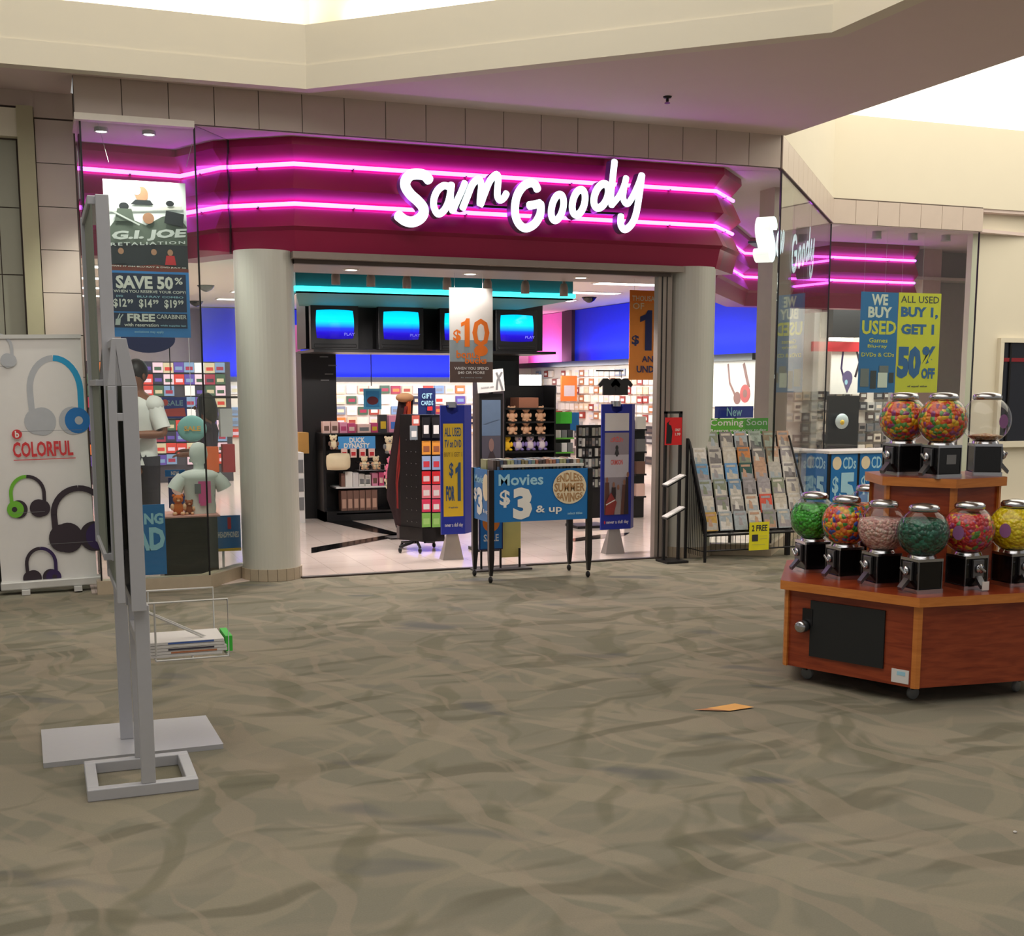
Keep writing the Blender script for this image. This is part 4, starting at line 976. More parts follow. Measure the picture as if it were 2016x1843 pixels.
# leaning sign sheets on easel stands
def easel(label, x0, y0, x1, y1, v, side_w, base_y):
    u0, u1, z0, z1 = rect(x0, y0, x1, y1, v); t = thing('easel_sign', label, 'sign stand', (u0, v, z0), 0)
    Wd, Hd = u1-u0, z1-z0; nx = Wd*.5
    mb = MB().prismy([(0,0),(Wd,0),(Wd,Hd),(nx+.065,Hd),(nx+.05,Hd-.06),(nx,Hd-.085),(nx-.05,Hd-.06),(nx-.065,Hd),(0,Hd)], 0, .02, ROYAL)
    mb.obj('front_board', t)
    MB().prism([(Wd,0),(Wd+side_w,.10),(Wd+side_w,.115),(Wd,.015)], 0, Hd, mat('royal_side',(24,36,130),.5)).obj('side_board', t)
    MB().prism([(Wd*.2,.02),(Wd+side_w,.115),(Wd+side_w-.02,.125),(Wd*.2,.03)], 0, Hd, mat('royal_side',(24,36,130),.5)).obj('back_board', t)
    MB().add([(nx-.10,.0,-z0+.006),(nx+.10,.0,-z0+.006),(nx+.05,.03,.02),(nx-.05,.03,.02),(nx-.10,.12,-z0+.006),(nx+.10,.12,-z0+.006),(nx+.05,.05,.02),(nx-.05,.05,.02)],
       [(0,1,2,3),(5,4,7,6),(1,5,6,2),(4,0,3,7),(3,2,6,7),(0,4,5,1)], mat('brushed_base',(172,166,162),.35,metal=.6)).obj('base', t)
    MB().cyl((nx,.03,0), .05, Hd-.02, Hd+.03, CHR, 16).obj('clamp', t)
    return t, Print(Wd, Hd), Wd, Hd
t, p, Wd, Hd = easel('royal blue easel sign with a yellow one dollar offer, left of the display table', 868, 798, 915, 1052, 10.62, .10, 1105)
dk = mat('print_steel_blue', (44,76,120), .5)
p.rect(.10,.14,.93,.86,GOLD); p.text('ALL USED', .16,.76,.86,.83, dk, bold=.02); p.text('TV on DVD', .16,.675,.86,.735, dk, bold=.02); p.text('BUY 1 GET 1', .14,.605,.88,.64, mat('print_olive',(150,120,40),.5), bold=.01)
p.text('$', .34,.44,.52,.56, dk, bold=.02); one(p, .60,.26,.82,.56, dk); p.text('FOR', .20,.26,.56,.38, dk, bold=.04); p.text('of equal value', .3,.20,.7,.22, dk); p.text('never a dull day', .14,.05,.9,.09, WHT, bold=.01); p.obj(t)
t, p, Wd, Hd = easel('royal blue easel sign with a film poster of robed figures, right of the display table', 1184, 796, 1243, 1042, 10.45, .08, 1090)
p.rect(.10,.79,.90,.93,PAPER); p.rect(.10,.12,.90,.775,mat('poster_grey_violet',(150,142,150),.5)); p.rect(.10,.42,.90,.60,mat('poster_grey_light',(196,192,200),.5))
p.text('CIRCUIT', .28,.70,.72,.745,mat('print_coral',(220,96,92),.5),bold=.03,warp=arc(True)); p.text('CRIMSON', .30,.52,.70,.56,mat('print_coral',(0,0,0)),bold=.03)
p.ell(.5,.655,.05,.02,DGREY); p.poly([(.42,.60),(.58,.60),(.52,.66),(.48,.66)],DGREY); p.ell(.5,.60,.04,.015,DGREY)
for i, (cx, h, cm) in enumerate(((.18,.42,'robe_brown'),(.40,.38,'robe_dark'),(.55,.36,'robe_grey'),(.75,.40,'robe_brown'),(.86,.46,'robe_dark'))):
    c = {'robe_brown':(96,60,50),'robe_dark':(46,32,36),'robe_grey':(150,140,140)}[cm]
    p.poly([(max(.10,cx-.12),.12),(min(.90,cx+.12),.12),(min(.88,cx+.07),h-.04),(max(.12,cx-.06),h-.04)], mat(cm,c,.6)); p.ell(min(.86,max(.14,cx)),h-.02,.04,.022,mat('robe_face',(150,104,84),.6))
p.poly([(.12,.12),(.40,.12),(.50,.22),(.30,.30),(.14,.22)],mat('flag_red',(140,50,46),.6)); p.line([(.14,.2),(.45,.24)],.01,WHT)
p.text('never a dull day', .16,.04,.9,.075, WHT, bold=.01); p.ell(.10,.06,.025,.014,RED); p.obj(t)
# black standee with a white card on top
u0, u1, z0, z1 = rect(944, 775, 990, 1000, 11.1)
t = thing('poster_standee', 'tall black narrow poster holder with a white card on top, behind the display table', 'sign stand', (u0, 11.1, .006))
Wd = u1-u0; H1 = z1-.006
MB().box(0, Wd, 0, .12, .45, H1, BLK).obj('case', t); MB().box(-.05, Wd+.05, -.05, .2, 0, .03, BLK).obj('base', t); MB().box(Wd*.4, Wd*.6, .04, .08, .03, .45, BLK).obj('post', t)
p = Print(Wd*.8, H1-.62, .0008); p.rect(0,0,1,1,mat('poster_dusk',(70,66,76),.5)); p.rect(0,.62,1,1,mat('poster_dusk_blue',(86,104,128),.5)); p.poly([(.1,0),(.9,0),(.8,.35),(.5,.5),(.25,.34)],mat('poster_figure',(48,36,40),.5)); p.ell(.5,.52,.14,.07,mat('poster_face',(120,92,86),.5)); p.line([(.1,.75),(.9,.8)],.012,mat('poster_dusk_blue',(0,0,0)))
p.obj(t, 'poster', (Wd*.1, -.001, .56))
a, b, c_, d_ = rect(941, 728, 996, 774, 11.05)
T, p = board('white tilted card with a grey ribbon mark on top of the black poster holder', 'card_sign', 'sign', 941, 730, 994, 774, 11.08, PAPER, .006); T.rotation_euler = (0, R(-5), 0); T.location.z = z1+.003
p.line([(.70,.08),(.76,.5),(.95,.85)],.02,GREYPR); p.line([(.92,.05),(.84,.5),(.74,.85)],.02,GREYPR); p.text('summer sale', .12,.2,.6,.28,GREYPR); p.obj(T)
# dark sandwich board behind the table
u0, u1, z0, z1 = rect(936, 1000, 998, 1080, 10.05)
t = thing('floor_sign', 'dark framed floor sign with a yellow side behind the left end of the display table', 'sign', (u0, 9.95, 0))
MB().box(0,.22,0,.02,.18,.62,NAVY).obj('panel', t); MB().box(.22,.40,.03,.05,.10,.60,mat('pale_yellow',(226,206,120),.5)).obj('side_panel', t)
for x in (.02,.2,.38): MB().box(x-.008,x+.008,.0,.016,.012,.18,BLKM).obj('leg', t)
MB().box(-.06,.46,-.10,.08,.0,.014,mat('dark_foot',(70,62,60),.5)).obj('foot', t)
p = Print(.20,.42); p.rect(0,.0,1,1,BLUE); p.ell(.5,.55,.4,.2,ORG); p.text('SALE',.15,.15,.85,.3,WHT); p.obj(t,loc=(.01,0,.19))

# red and black tower with slanted shelves in front of the right column
u0 = onv(1306, 950, 9.84)[0]; u1 = onv(1340, 950, 9.84)[0]; zt = onv(1323, 810, 9.84)[1]
t = thing('leaflet_tower', 'narrow black metal leaflet tower with a red panel and white trays, by the right column', 'display rack', (u0, 9.84, 0))
Wd = u1-u0
for x in (0, Wd-.025): MB().box(x, x+.025, -.012, .012, 0, zt, BLKM).obj('upright', t)
MB().box(0, Wd, -.012, .012, zt-.02, zt, BLKM).obj('top_bar', t); MB().box(-.02, Wd+.02, -.14, .09, 0, .02, BLKM).obj('foot', t)
zr0 = onv(1320, 876, 9.84)[1]; zr1 = onv(1320, 822, 9.84)[1]
rp = MB().box(.0, Wd-.01, -.022, -.013, zr0, zr1, mat('poster_red',(214,24,30),.45)).obj('red_panel', t)
p = Print(Wd, zr1-zr0); p.poly([(.05,.05),(.35,.05),(.4,.5),(.25,.9),(.08,.8)],BLK); p.ell(.3,.8,.12,.08,mat('poster_red',(0,0,0))); p.text('ONLY', .55,.5,.85,.6,WHT,bold=.02); p.text('1.99', .55,.34,.85,.44,WHT,bold=.02); p.obj(rp, loc=(0,-.022,zr0))
for y in (945, 1008):
    zc = onv(1320, y, 9.8)[1]; M_ = Matrix.Translation((Wd/2-.03, -.06, zc)) @ Matrix.Rotation(R(-26), 4, 'Y')
    s_ = MB().box(-.11,.11,-.09,.02,-.012,0,BLKM,M_).obj('tray', t); MB().box(-.10,.10,-.085,.015,0,.010,PAPER,M_).obj('leaflets', s_)

# magazine rack with the green header
RX0, RX1 = 5.62, 6.72
t = thing('film_rack', 'slanted black wire rack of film cases under a green header, by the right column', 'display rack', (0,0,0))
rb, rtp = (9.72, .26), (10.06, 1.14)      # (v, z) bottom and top of the slanted board
sl = math.atan2(rtp[0]-rb[0], rtp[1]-rb[1]); Ls = math.hypot(rtp[0]-rb[0], rtp[1]-rb[1])
MR = Matrix.Translation((RX0, rb[0], rb[1])) @ Matrix.Rotation(-sl, 4, 'X')
MB().box(-.01, RX1-RX0+.01, .012, .02, 0, Ls, BLKM, MR).obj('back_board', t)
mb = MB()
for x in (5.60, 5.42): mb.tube([(x, rb[0]-.05, rb[1]+.02),(x, rtp[0], rtp[1]+.0)], .012, BLKM, 6)
mb = MB(); mb.tube([(5.60,9.67,0),(5.60,9.67,.36),(5.60,10.02,1.13)], .014, BLKM, 6); mb.obj('side_rail', t)
mb = MB(); mb.tube([(6.72,9.67,0),(6.72,9.67,.36),(6.68,10.0,1.13)], .010, BLKM, 6); mb.obj('side_rail', t)
for yy in (9.98,): MB().tube([(5.57,yy,0),(5.57,yy,1.12)], .014, BLKM, 6).obj('post', t)
MB().box(6.575,6.615,9.82,9.86,0,.40,BLKM).obj('post', t)
mb = MB()
for i in range(9):                                     # wire side panel
    v = 9.69+i*.033; zt_ = .36+max(0, min(1, (v-9.67)/.35))*.77; mb.tube([(5.59,v,.05),(5.59,v,zt_)], .0032, BLKM, 4)
mb.tube([(5.59,9.67,.10),(5.59,9.98,.10)], .005, BLKM, 4)
o = mb.obj('side_grid', t); o['kind'] = 'stuff'
mb = MB(); mb.tube([(5.60,9.69,.245),(6.74,9.69,.245)], .013, BLKM, 6); mb.tube([(5.60,9.69,.10),(6.74,9.69,.10)], .008, BLKM, 6); mb.obj('front_rail', t)['kind'] = 'stuff'
mb = MB()
for i in range(22): mb.tube([(5.62+i*.052,9.69,.10),(5.62+i*.052,9.69,.245)], .003, BLKM, 4)
mb.obj('front_grid', t)['kind'] = 'stuff'
rowsN, colsN = 6, 7; random.seed(5)
rw = ['top row','second row','third row','fourth row','fifth row','bottom row']; cw = ['far left','second from left','third from left','middle','third from right','second from right','far right']
covs = [(190,184,176),(150,144,146),(206,196,182),(126,120,120),(214,206,196),(168,160,164),(196,156,130),(170,178,184),(140,146,124),(224,218,212)]
special = {(0,0):(190,150,70),(1,3):(206,130,70),(2,0):(110,160,200),(2,2):(110,160,210),(2,3):(40,84,80),(3,2):(120,150,180),(4,4):(220,90,70),(4,6):(215,210,205),(5,6):(200,120,80),(5,0):(200,160,80)}
cwid = (RX1-RX0)/colsN
for i in range(rowsN):
    for j in range(colsN):
        c = special.get((i,j), covs[random.randrange(10)]); c2 = covs[random.randrange(10)]; c3 = covs[random.randrange(10)]
        hh = Ls/rowsN*1.12; z = Ls-(i+1)*Ls/rowsN*.985+.004
        m1 = mat('cover_%d_%d_%d' % c, c, .35, var=.3, scale=45); m2 = mat('cover_%d_%d_%d' % c2, c2, .35, var=.3, scale=45); m3 = mat('cover_%d_%d_%d' % c3, c3, .35, var=.3, scale=45)
        mb = MB().box(0, cwid*.82, -.012, 0, 0, hh, m1); y_ = -.0128
        mb.poly([(.01,y_,.01),(cwid*.8,y_,.01),(cwid*.8,y_,hh*.4),(.01,y_,hh*.5)], m2)
        xs = random.uniform(.15,.4)*cwid; mb.poly([(xs,y_-.0006,hh*.25),(xs+cwid*.3,y_-.0006,hh*.22),(xs+cwid*.22,y_-.0006,hh*.6),(xs+cwid*.05,y_-.0006,hh*.72)], m3); mb.poly([(.012,y_-.001,hh*.78),(cwid*.7,y_-.001,hh*.78),(cwid*.7,y_-.001,hh*.9),(.012,y_-.001,hh*.9)], m3)
        mb.box(cwid*.83, cwid*.85, -.014, .01, 0, hh*.9, PAPER)
        o = mb.obj('film_case'); o.matrix_world = MR @ Matrix.Translation((j*cwid+.006*((i % 2)), -.006-.012*((rowsN-i) % 2)*0, z)) @ Matrix.Rotation(R(7), 4, 'X')
        tag(o, f'film case on the slanted rack, {rw[i]}, {cw[j]}', 'film case', 'film cases on the slanted rack')
a, b, c_, d_ = rect(1394, 826, 1512, 857, 10.0)
T, p = board('green header sign above the slanted film rack', 'header_sign', 'sign', 1394, 826, 1512, 857, 10.04, GRN, .008); T.location.z = max(T.location.z, 1.15)
p.text('Coming Soon', .03, .42, .98, .95, WHT, bold=.01); p.text('Reserve your copy today', .04, .10, .97, .34, WHT); p.obj(T)
T, p = board('yellow notice sheet hanging at the foot of the slanted film rack', 'notice', 'notice', 1475, 1028, 1514, 1083, 9.64, mat('bright_yellow_paper',(232,222,30),.6), .002)
p.text('2 FREE', .12,.68,.90,.90,DGREY,bold=.03); p.rect(.14,.32,.44,.56,DGREY); p.line([(.5,.5),(.9,.5)],.002,GREYPR); p.line([(.5,.4),(.9,.4)],.002,GREYPR); p.line([(.14,.2),(.8,.2)],.002,GREYPR); p.obj(T)
T, p = board('blue board seen under the slanted film rack', 'lower_board', 'sign', 1436, 1000, 1522, 1056, 10.35, BLUE, .01)
p.rect(.22,.0,.35,.9,WHT); p.rect(.55,.0,.65,.7,WHT); p.rect(.8,.2,.9,.9,LBLUE); p.obj(T); T.location.z = .2; MB().box(0,.02,0,.02,-.194,0,BLKM).obj('leg',T); MB().box(.3,.32,0,.02,-.194,0,BLKM).obj('leg',T)

# two posters hanging in the recessed right window
T, p = board('blue hanging poster about buying used goods in the recessed right window', 'hanging_poster', 'poster', 1692, 575, 1765, 773, 13.0, BLUE, .004)
yl = mat('print_yellow', (226,214,60), .5)
p.text('WE', .28,.87,.72,.98,WHT,bold=.04); p.text('BUY', .20,.745,.84,.855,WHT,bold=.04); p.text('USED', .05,.58,.97,.72,yl,bold=.03)
p.text('Games', .25,.50,.75,.545,yl,bold=.01); p.text('Blu-ray', .22,.44,.74,.48,yl,bold=.01); p.text('DVDs & CDs', .06,.36,.94,.40,yl,bold=.01)
for x0_, y0_, x1_, y1_, m in ((.05,.06,.28,.24,GREYPR),(.32,.04,.48,.22,DGREY),(.52,.05,.78,.20,WHT),(.55,.2,.8,.27,GREYPR),(.82,.1,.95,.2,DGREY)): p.rect(x0_,y0_,x1_,y1_,m)
p.obj(T)
T, p = board('yellow hanging half-price poster beside the blue one in the recessed right window', 'hanging_poster', 'poster', 1766, 577, 1849, 773, 13.0, YEL, .004)
ob = mat('print_ocean', (36,96,160), .5)
p.text('ALL USED', .05,.90,.95,.97,DGREY,bold=.01); p.text('BUY 1,', .06,.74,.94,.86,ob,bold=.05); p.text('GET 1', .08,.585,.86,.69,ob,bold=.05)
p.text('50', .02,.14,.58,.47,ob,bold=.07); p.text('%', .60,.29,.92,.47,ob,bold=.05); p.text('OFF', .60,.14,.92,.25,ob,bold=.05); p.text('of equal value', .28,.05,.75,.075,DGREY); p.obj(T)

for T_ in [o for o in bpy.data.objects if o.name.startswith('hanging_poster') and o.location.y > 12]:
    for xx in (.04, .36): MB().tube([(xx, .002, 1.0), (xx, .002, 3.56-T_.location.z)], .0012, PAPER, 4).obj('string', T_)
# blue-sided CD table in front of the recessed window
u0 = onv(1632, 950, 12.15)[0]; u1 = onv(1765, 950, 12.15)[0]; zt = onv(1660, 893, 12.15)[1]; zb = onv(1660, 1010, 12.15)[1]
t = thing('cd_table', 'black framed table with blue CD price panels behind the candy stand', 'display table', (u0, 12.15, 0)); Wd = u1-u0+.25; pw_ = Wd/3
for i in range(4):
    for y in (.018, .432): MB().box(i*pw_-.018, i*pw_+.018, y-.018, y+.018, 0, zt, BLK).obj('leg', t)
MB().box(-.03, Wd+.03, -.03, .48, zt, zt+.03, PAPER).obj('top', t)
for i in range(3):
    q = MB().box(i*pw_+.018, (i+1)*pw_-.018, -.006, .0, zb, zt-.005, BLUE).obj('price_panel', t)
    p = Print(pw_-.036, zt-zb); p.ell(.22,.84,.17,.11,CREAMP); p.text('CDs', .44,.74,.94,.94,LBLUE,bold=.02); p.text('$', .06,.30,.30,.62,LBLUE,bold=.03); p.text('5', .34,.12,.92,.68,LBLUE,bold=.07); p.obj(q, loc=(i*pw_+.018,-.006,zb))
q = MB().box(-.024,-.018,.018,.432,zb,zt-.005,BLUE).obj('price_panel', t); p = Print(.41, zt-zb); p.ell(.22,.84,.17,.11,CREAMP); p.text('CDs', .44,.74,.94,.94,LBLUE,bold=.02); p.text('$5', .06,.2,.92,.62,LBLUE,bold=.05); o = p.obj(q, loc=(-.0245,.432,zb)); o.rotation_euler = (0,0,-math.pi/2)
# ================================================================== INSIDE THE SHOP
# ceiling lights: long recessed strips
def troffer(x, y, v_guess, w, l, i, label):
    t = thing('ceiling_light', label, 'ceiling light', (x, y, 3.12), group='strip lights in the shop ceiling')
    MB().box(-w/2-.03,w/2+.03,-l/2-.03,l/2+.03,-.012,0,mat('fixture_white',(220,216,208),.5)).obj('frame', t)
    MB().box(-w/2,w/2,-l/2,l/2,-.016,-.012,TUBE).obj('diffuser', t)
n = 0
for v in (13.2, 15.0, 16.8, 18.6, 20.4, 22.2):
    for u in (1.2, 3.6, 6.0, 8.4):
        if u > 7 and v < 15.5: continue
        n += 1; troffer(u, v, 0, 1.2, .28, n, 'long white strip light in the shop ceiling')
for i, (x, y) in enumerate(((1205, 575), (1290, 600))): pass
# black dome cameras on the ceiling
for i, (x, y, lab) in enumerate(((1160, 592, 'black dome camera on the ceiling right of the cyan neon'), (0, 19.0, 'black dome camera on the ceiling seen through the left window'), (1, 22.5, 'smaller black dome camera further back, seen through the left window'))):
    u, v = onz(x, y, 3.06) if i == 0 else atd([0, 418, 398][i], y); t = thing('dome_camera', lab, 'camera', (u, v, 3.12))
    MB().lathe([(0,0),(.12,0),(.12,-.02),(.09,-.06),(.04,-.09),(0,-.10)], (0,0,0), BLKG, 20).obj('dome', t); MB().cyl((0,0,0), .13, -.012, 0, BLKM, 20).obj('ring', t)

# teal canopy with cyan neon
c0 = onv(582, 570, 12.5)[0]; c1 = onv(1128, 585, 12.5)[0]; cz = onv(850, 576, 12.5)[1]
can = thing('teal_canopy', 'teal painted hanging canopy above the row of televisions', 'canopy', (c0, 12.5, 0))
Wc = c1-c0
MB().box(0, Wc, 0, .04, cz-.04, cz+.24, TEAL).obj('front_board', can); MB().box(0, .04, .04, 3.4, cz-.04, cz+.24, TEAL).obj('side_board', can); MB().box(Wc-.04, Wc, .04, 1.2, cz-.04, cz+.24, TEAL).obj('side_board', can)
MB().add([(0,0,cz-.04),(Wc,0,cz-.04),(Wc-.3,1.1,cz-.10),(.25,1.1,cz-.10),(0,0,cz-.02),(Wc,0,cz-.02),(Wc-.3,1.1,cz-.08),(.25,1.1,cz-.08)],[(3,2,1,0),(4,5,6,7),(0,1,5,4),(1,2,6,5),(2,3,7,6),(3,0,4,7)], mat('teal_grey_soffit',(86,150,150),.6)).obj('underside', can)
MB().box(.0,.02,1.2,1.22,cz+.24,3.12,BLKM).obj('hanger', can); MB().box(Wc-.02,Wc,1.1,1.12,cz+.24,3.12,BLKM).obj('hanger', can); MB().box(Wc/2,Wc/2+.02,.1,.12,cz+.24,3.12,BLKM).obj('hanger', can)
t = thing('neon_tube', 'cyan neon tube along the teal canopy above the televisions', 'neon light', (c0, 12.5, 0))
MB().tube([(-.05,3.2,cz),(-.05,.02,cz),(.02,-.05,cz),(Wc,-.05,cz)], .026, CYAN, 8).obj('tube', t)
for k in range(5): MB().box(.3+k*(Wc-.6)/4-.01,.3+k*(Wc-.6)/4+.01,-.05,.0,cz-.01,cz+.01,CHR).obj('clip', t)
# track lights
for i, (x, y) in enumerate(((661,547),(730,551),(801,555),(880,558),(960,562),(1034,566),(1110,571))):
    ords = ['leftmost','second','third','fourth','fifth','sixth','rightmost'][i]
    u, z = onv(x, y, 11.4); t = thing('track_light', f'small grey track spotlight under the header, {ords} in the row from the left', 'spotlight', (u, 11.4, z), group='track spotlights inside the entrance')
    MB().lathe([(0,.06),(.03,.06),(.042,.02),(.042,-.06),(.034,-.06),(.03,-.03),(0,-.03)], (0,0,0), mat('track_head',(150,138,130),.5), 14).obj('head', t)
    MB().box(-.012,.012,-.012,.012,.06,.12,mat('track_head',(0,0,0))).obj('arm', t)
u0 = onv(600, 540, 11.4)[0]; u1 = onv(1180, 560, 11.4)[0]; zt = onv(880, 548, 11.4)[1]+.13
t = thing('light_track', 'pale ceiling track carrying the small spotlights inside the entrance', 'light track', (u0, 11.4, zt))
MB().box(0,u1-u0,-.02,.02,-.06,.0,mat('track_rail',(180,176,172),.5)).obj('rail', t)
for k in range(3): MB().box(.3+k*1.0,.32+k*1.0,-.01,.01,0,3.12-zt,mat('track_rail',(0,0,0))).obj('hanger', t)

# televisions on a black beam
b0, _ = onv(598, 640, 14.0); b1, _ = onv(1062, 650, 14.0)
zb_ = onv(800, 690, 13.6)[1]; ztb = onv(800, 596, 13.6)[1]
t = thing('tv_beam', 'long black overhead beam carrying the row of televisions', 'beam', (b0, 13.9, 0)); Wb = b1-b0
MB().box(0, Wb, .0, .5, zb_+.02, ztb+.10, BLK).obj('back_box', t); MB().box(0, Wb, -.42, .5, zb_-.03, zb_, BLK).obj('shelf', t); MB().box(0, Wb, -.42, .5, ztb+.10, ztb+.13, BLK).obj('top', t)
SCR = screen_material('tv_blue_screen')
tvl = ['first television from the left, bright blue screen, hanging over the shop floor','second television from the left, bright blue screen','third television, mostly hidden behind the hanging ten dollar poster','television at the right end of the black beam, bright blue screen']
for i, (xa, xb, ya, yb) in enumerate(((612,706,600,688),(745,834,604,690),(866,950,608,692),(976,1058,612,693))):
    u0, u1, z0, z1 = rect(xa, ya, xb, yb, 13.5); Wd, Hd = u1-u0, z1-z0
    t = thing('television', tvl[i], 'television', ((u0+u1)/2, 13.5, z0), 0, 'televisions on the black beam'); z0 = zb_
    t.location.z = zb_
    mb = MB().box(-Wd/2, Wd/2, .0, .10, 0, Hd, BLK).box(-Wd/2+.03, Wd/2-.03, -.012, 0, .02, .06, BLKM)
    mb.obj('front_case', t, bevel=.012)
    MB().add([(-Wd/2+.01,.1,.01),(Wd/2-.01,.1,.01),(Wd/2-.01,.1,Hd-.01),(-Wd/2+.01,.1,Hd-.01),(-Wd*.3,.38,.03),(Wd*.3,.38,.03),(Wd*.3,.38,Hd*.8),(-Wd*.3,.38,Hd*.8)],
       [(0,1,5,4),(1,2,6,5),(2,3,7,6),(3,0,4,7),(4,5,6,7)], BLK).obj('rear_shell', t)
    sw, sh = Wd*.40, Hd*.33; zc = Hd*.56; vs = []; fs = []; N_ = 8
    for a in range(N_+1):
        for b in range(N_+1):
            x = -1+2*a/N_; y = -1+2*b/N_; vs.append((sw*x*(1-.05*y*y), -.014+.02*(x*x+y*y)*.5-.006, sh*y*(1-.06*x*x)))
    for a in range(N_):
        for b in range(N_): q = a*(N_+1)+b; fs.append((q, q+N_+1, q+N_+2, q+1))
    MB().add(vs, fs, SCR, True).obj('screen', t, loc=(0,0,zc))
    p = Print(.12,.03); p.text('PLAY', 0,0,1,1, mat('osd_dim',(120,120,230),.5,emit=.4)); p.obj(t, loc=(sw*.45,-.03,zc-sh*.75))
# black towers under the beam
u0 = onv(596, 850, 14.62)[0]; u1 = onv(664, 850, 14.62)[0]
t = thing('black_tower', 'tall black display tower left of the low black gondola, with small grey labels', 'display tower', (u0, 14.62, .006)); MB().box(0,u1-u0,0,.7,0,2.0,BLK).obj('body', t)
for (x, y) in ((638,703),(655,720),(648,737),(640,749)):
    u, z = onv(x, y, 14.61); MB().box(u-u0-.05,u-u0+.05,-.012,0,z-.01,z+.004,GREYPR).obj('label_strip', t)
u0 = onv(962, 800, 14.3)[0]; u1 = onv(1022, 800, 14.3)[0]
t = thing('black_tower', 'tall black display tower under the right-hand television', 'display tower', (u0, 14.3, .006)); MB().box(0,u1-u0,0,.6,0,2.04,BLK).obj('body', t); MB().box(.02,u1-u0-.02,-.02,0,.1,1.9,BLKG).obj('front_panel', t)

# gondola with merchandise under the small blue header
GV = 14.2
u0, u1, z0, z1 = rect(637, 856, 792, 1018, GV)
t = thing('gondola', 'low black gondola with a small blue header sign and pale merchandise', 'shelf unit', (u0, GV, .006)); Wg = u1-u0; Hg = z1-.006; GX = u0
MB().box(0, Wg, .35, .40, 0, Hg, BLK).obj('back_panel', t); MB().box(0,.03,0,.35,0,Hg,BLK).obj('side_panel', t); MB().box(Wg-.03,Wg,0,.35,0,Hg,BLK).obj('side_panel', t)
MB().box(0,Wg,-.02,.40,Hg,Hg+.02,BLK).obj('top', t); MB().box(0,Wg,0,.4,0,.12,BLK).obj('kick', t)
def gz(y): return onv(710, y, GV)[1]
for y in (958, 1009): MB().box(.15,Wg-.1,.0,.35,gz(y)-.006-.018,gz(y)-.006,PAPER).obj('shelf', t)
q = MB().box(.18,.18+.45,-.012,-.004,gz(884)-.006,gz(859)-.006,mat('header_blue',(70,150,215),.5)).obj('header_sign', t)
p = Print(.45, gz(859)-gz(884)); p.text('DUCK', .30,.5,.72,.92,WHT,bold=.04); p.text('DYNASTY', .15,.08,.85,.48,WHT,bold=.04); p.obj(q, loc=(.18,-.012,gz(884)-.006))
ZT = Hg+.0265
def item(name, label, cat, x0, x1, y0, y1, v, m, d=.08, m2=None, group=None, zmin=None, bev=.004):
    a, b, c, e = rect(x0, y0, x1, y1, v); z_ = c if zmin is None else zmin
    mb = MB().box(-(b-a)/2,(b-a)/2,0,d,0,e-c,m)
    if m2: mb.poly([(-(b-a)*.35,-.001,(e-c)*.2),((b-a)*.35,-.001,(e-c)*.2),((b-a)*.35,-.001,(e-c)*.62),(-(b-a)*.35,-.001,(e-c)*.62)], m2)
    return tag(mb.obj(name, loc=((a+b)/2, v, z_)), label, cat, group)
PK = mat('pack_pink', (235,150,180), .5); PKD = mat('pack_rose', (205,70,120), .5); CRM = mat('pack_cream', (236,216,180), .6); BRN = mat('pack_brown', (120,86,74), .5); PCH = mat('pack_peach',(240,200,190),.5)
for i, (x0, x1, y0, y1, m, m2, nm) in enumerate(((636,650,832,855,PCH,BRN,'pink and white mug at the left end of the gondola top'),(652,666,832,855,PCH,BRN,'second pink and white mug on the gondola top'),(669,684,834,855,PK,PKD,'pink carton beside the mugs on the gondola top'),
    (685,700,836,855,PKD,PCH,'rose carton on the gondola top beside the pink one'),(704,730,838,855,PCH,GREYPR,'wide pale pink packet on the gondola top'),(731,744,836,855,PKD,GOLD,'small rose and gold packet on the gondola top'),
    (747,762,820,855,DGREY,GOLD,'grey boxed toy standing on the gondola top'),(766,790,820,853,PK,mat('pack_sky',(70,120,210),.5),'pink, blue and green box at the right end of the gondola top'))):
    item('packet', nm, 'packet', x0, x1, y0, y1, GV+.1, m, .1, m2, 'packets on top of the black gondola', ZT)
for i in range(4):
    item('bottle', ['leftmost','second','third','rightmost'][i]+' small red-topped pack under the blue header of the gondola', 'packet', 672+i*18, 684+i*18, 883, 901, GV-.03, PCH, .03, RED, 'red-topped packs under the header')
def cushion(label, x0, x1, y0, y1, v, m, m2):
    a, b, c, e = rect(x0, y0, x1, y1, v); t = MB(); w_, h_ = (b-a)/2, (e-c)/2; vs = []; fs = []; N_ = 8
    for s_ in (-1, 1):
        for i in range(N_+1):
            for j in range(N_+1): x = -1+2*i/N_; z = -1+2*j/N_; vs.append((w_*x*(1-.08*z*z), s_*.06*(1-x**4)*(1-z**4), h_+h_*z*(1-.08*x*x)))
        o = 0 if s_ < 0 else (N_+1)**2
        for i in range(N_):
            for j in range(N_): q = o+i*(N_+1)+j; fs.append((q, q+N_+1, q+N_+2, q+1))
    t.add(vs, fs, m, True); return tag(t.obj('cushion', loc=((a+b)/2, v, c)), label, 'cushion')
cushion('square cream cushion hanging on the left of the gondola', 642, 690, 892, 926, GV-.07, CRM, None)
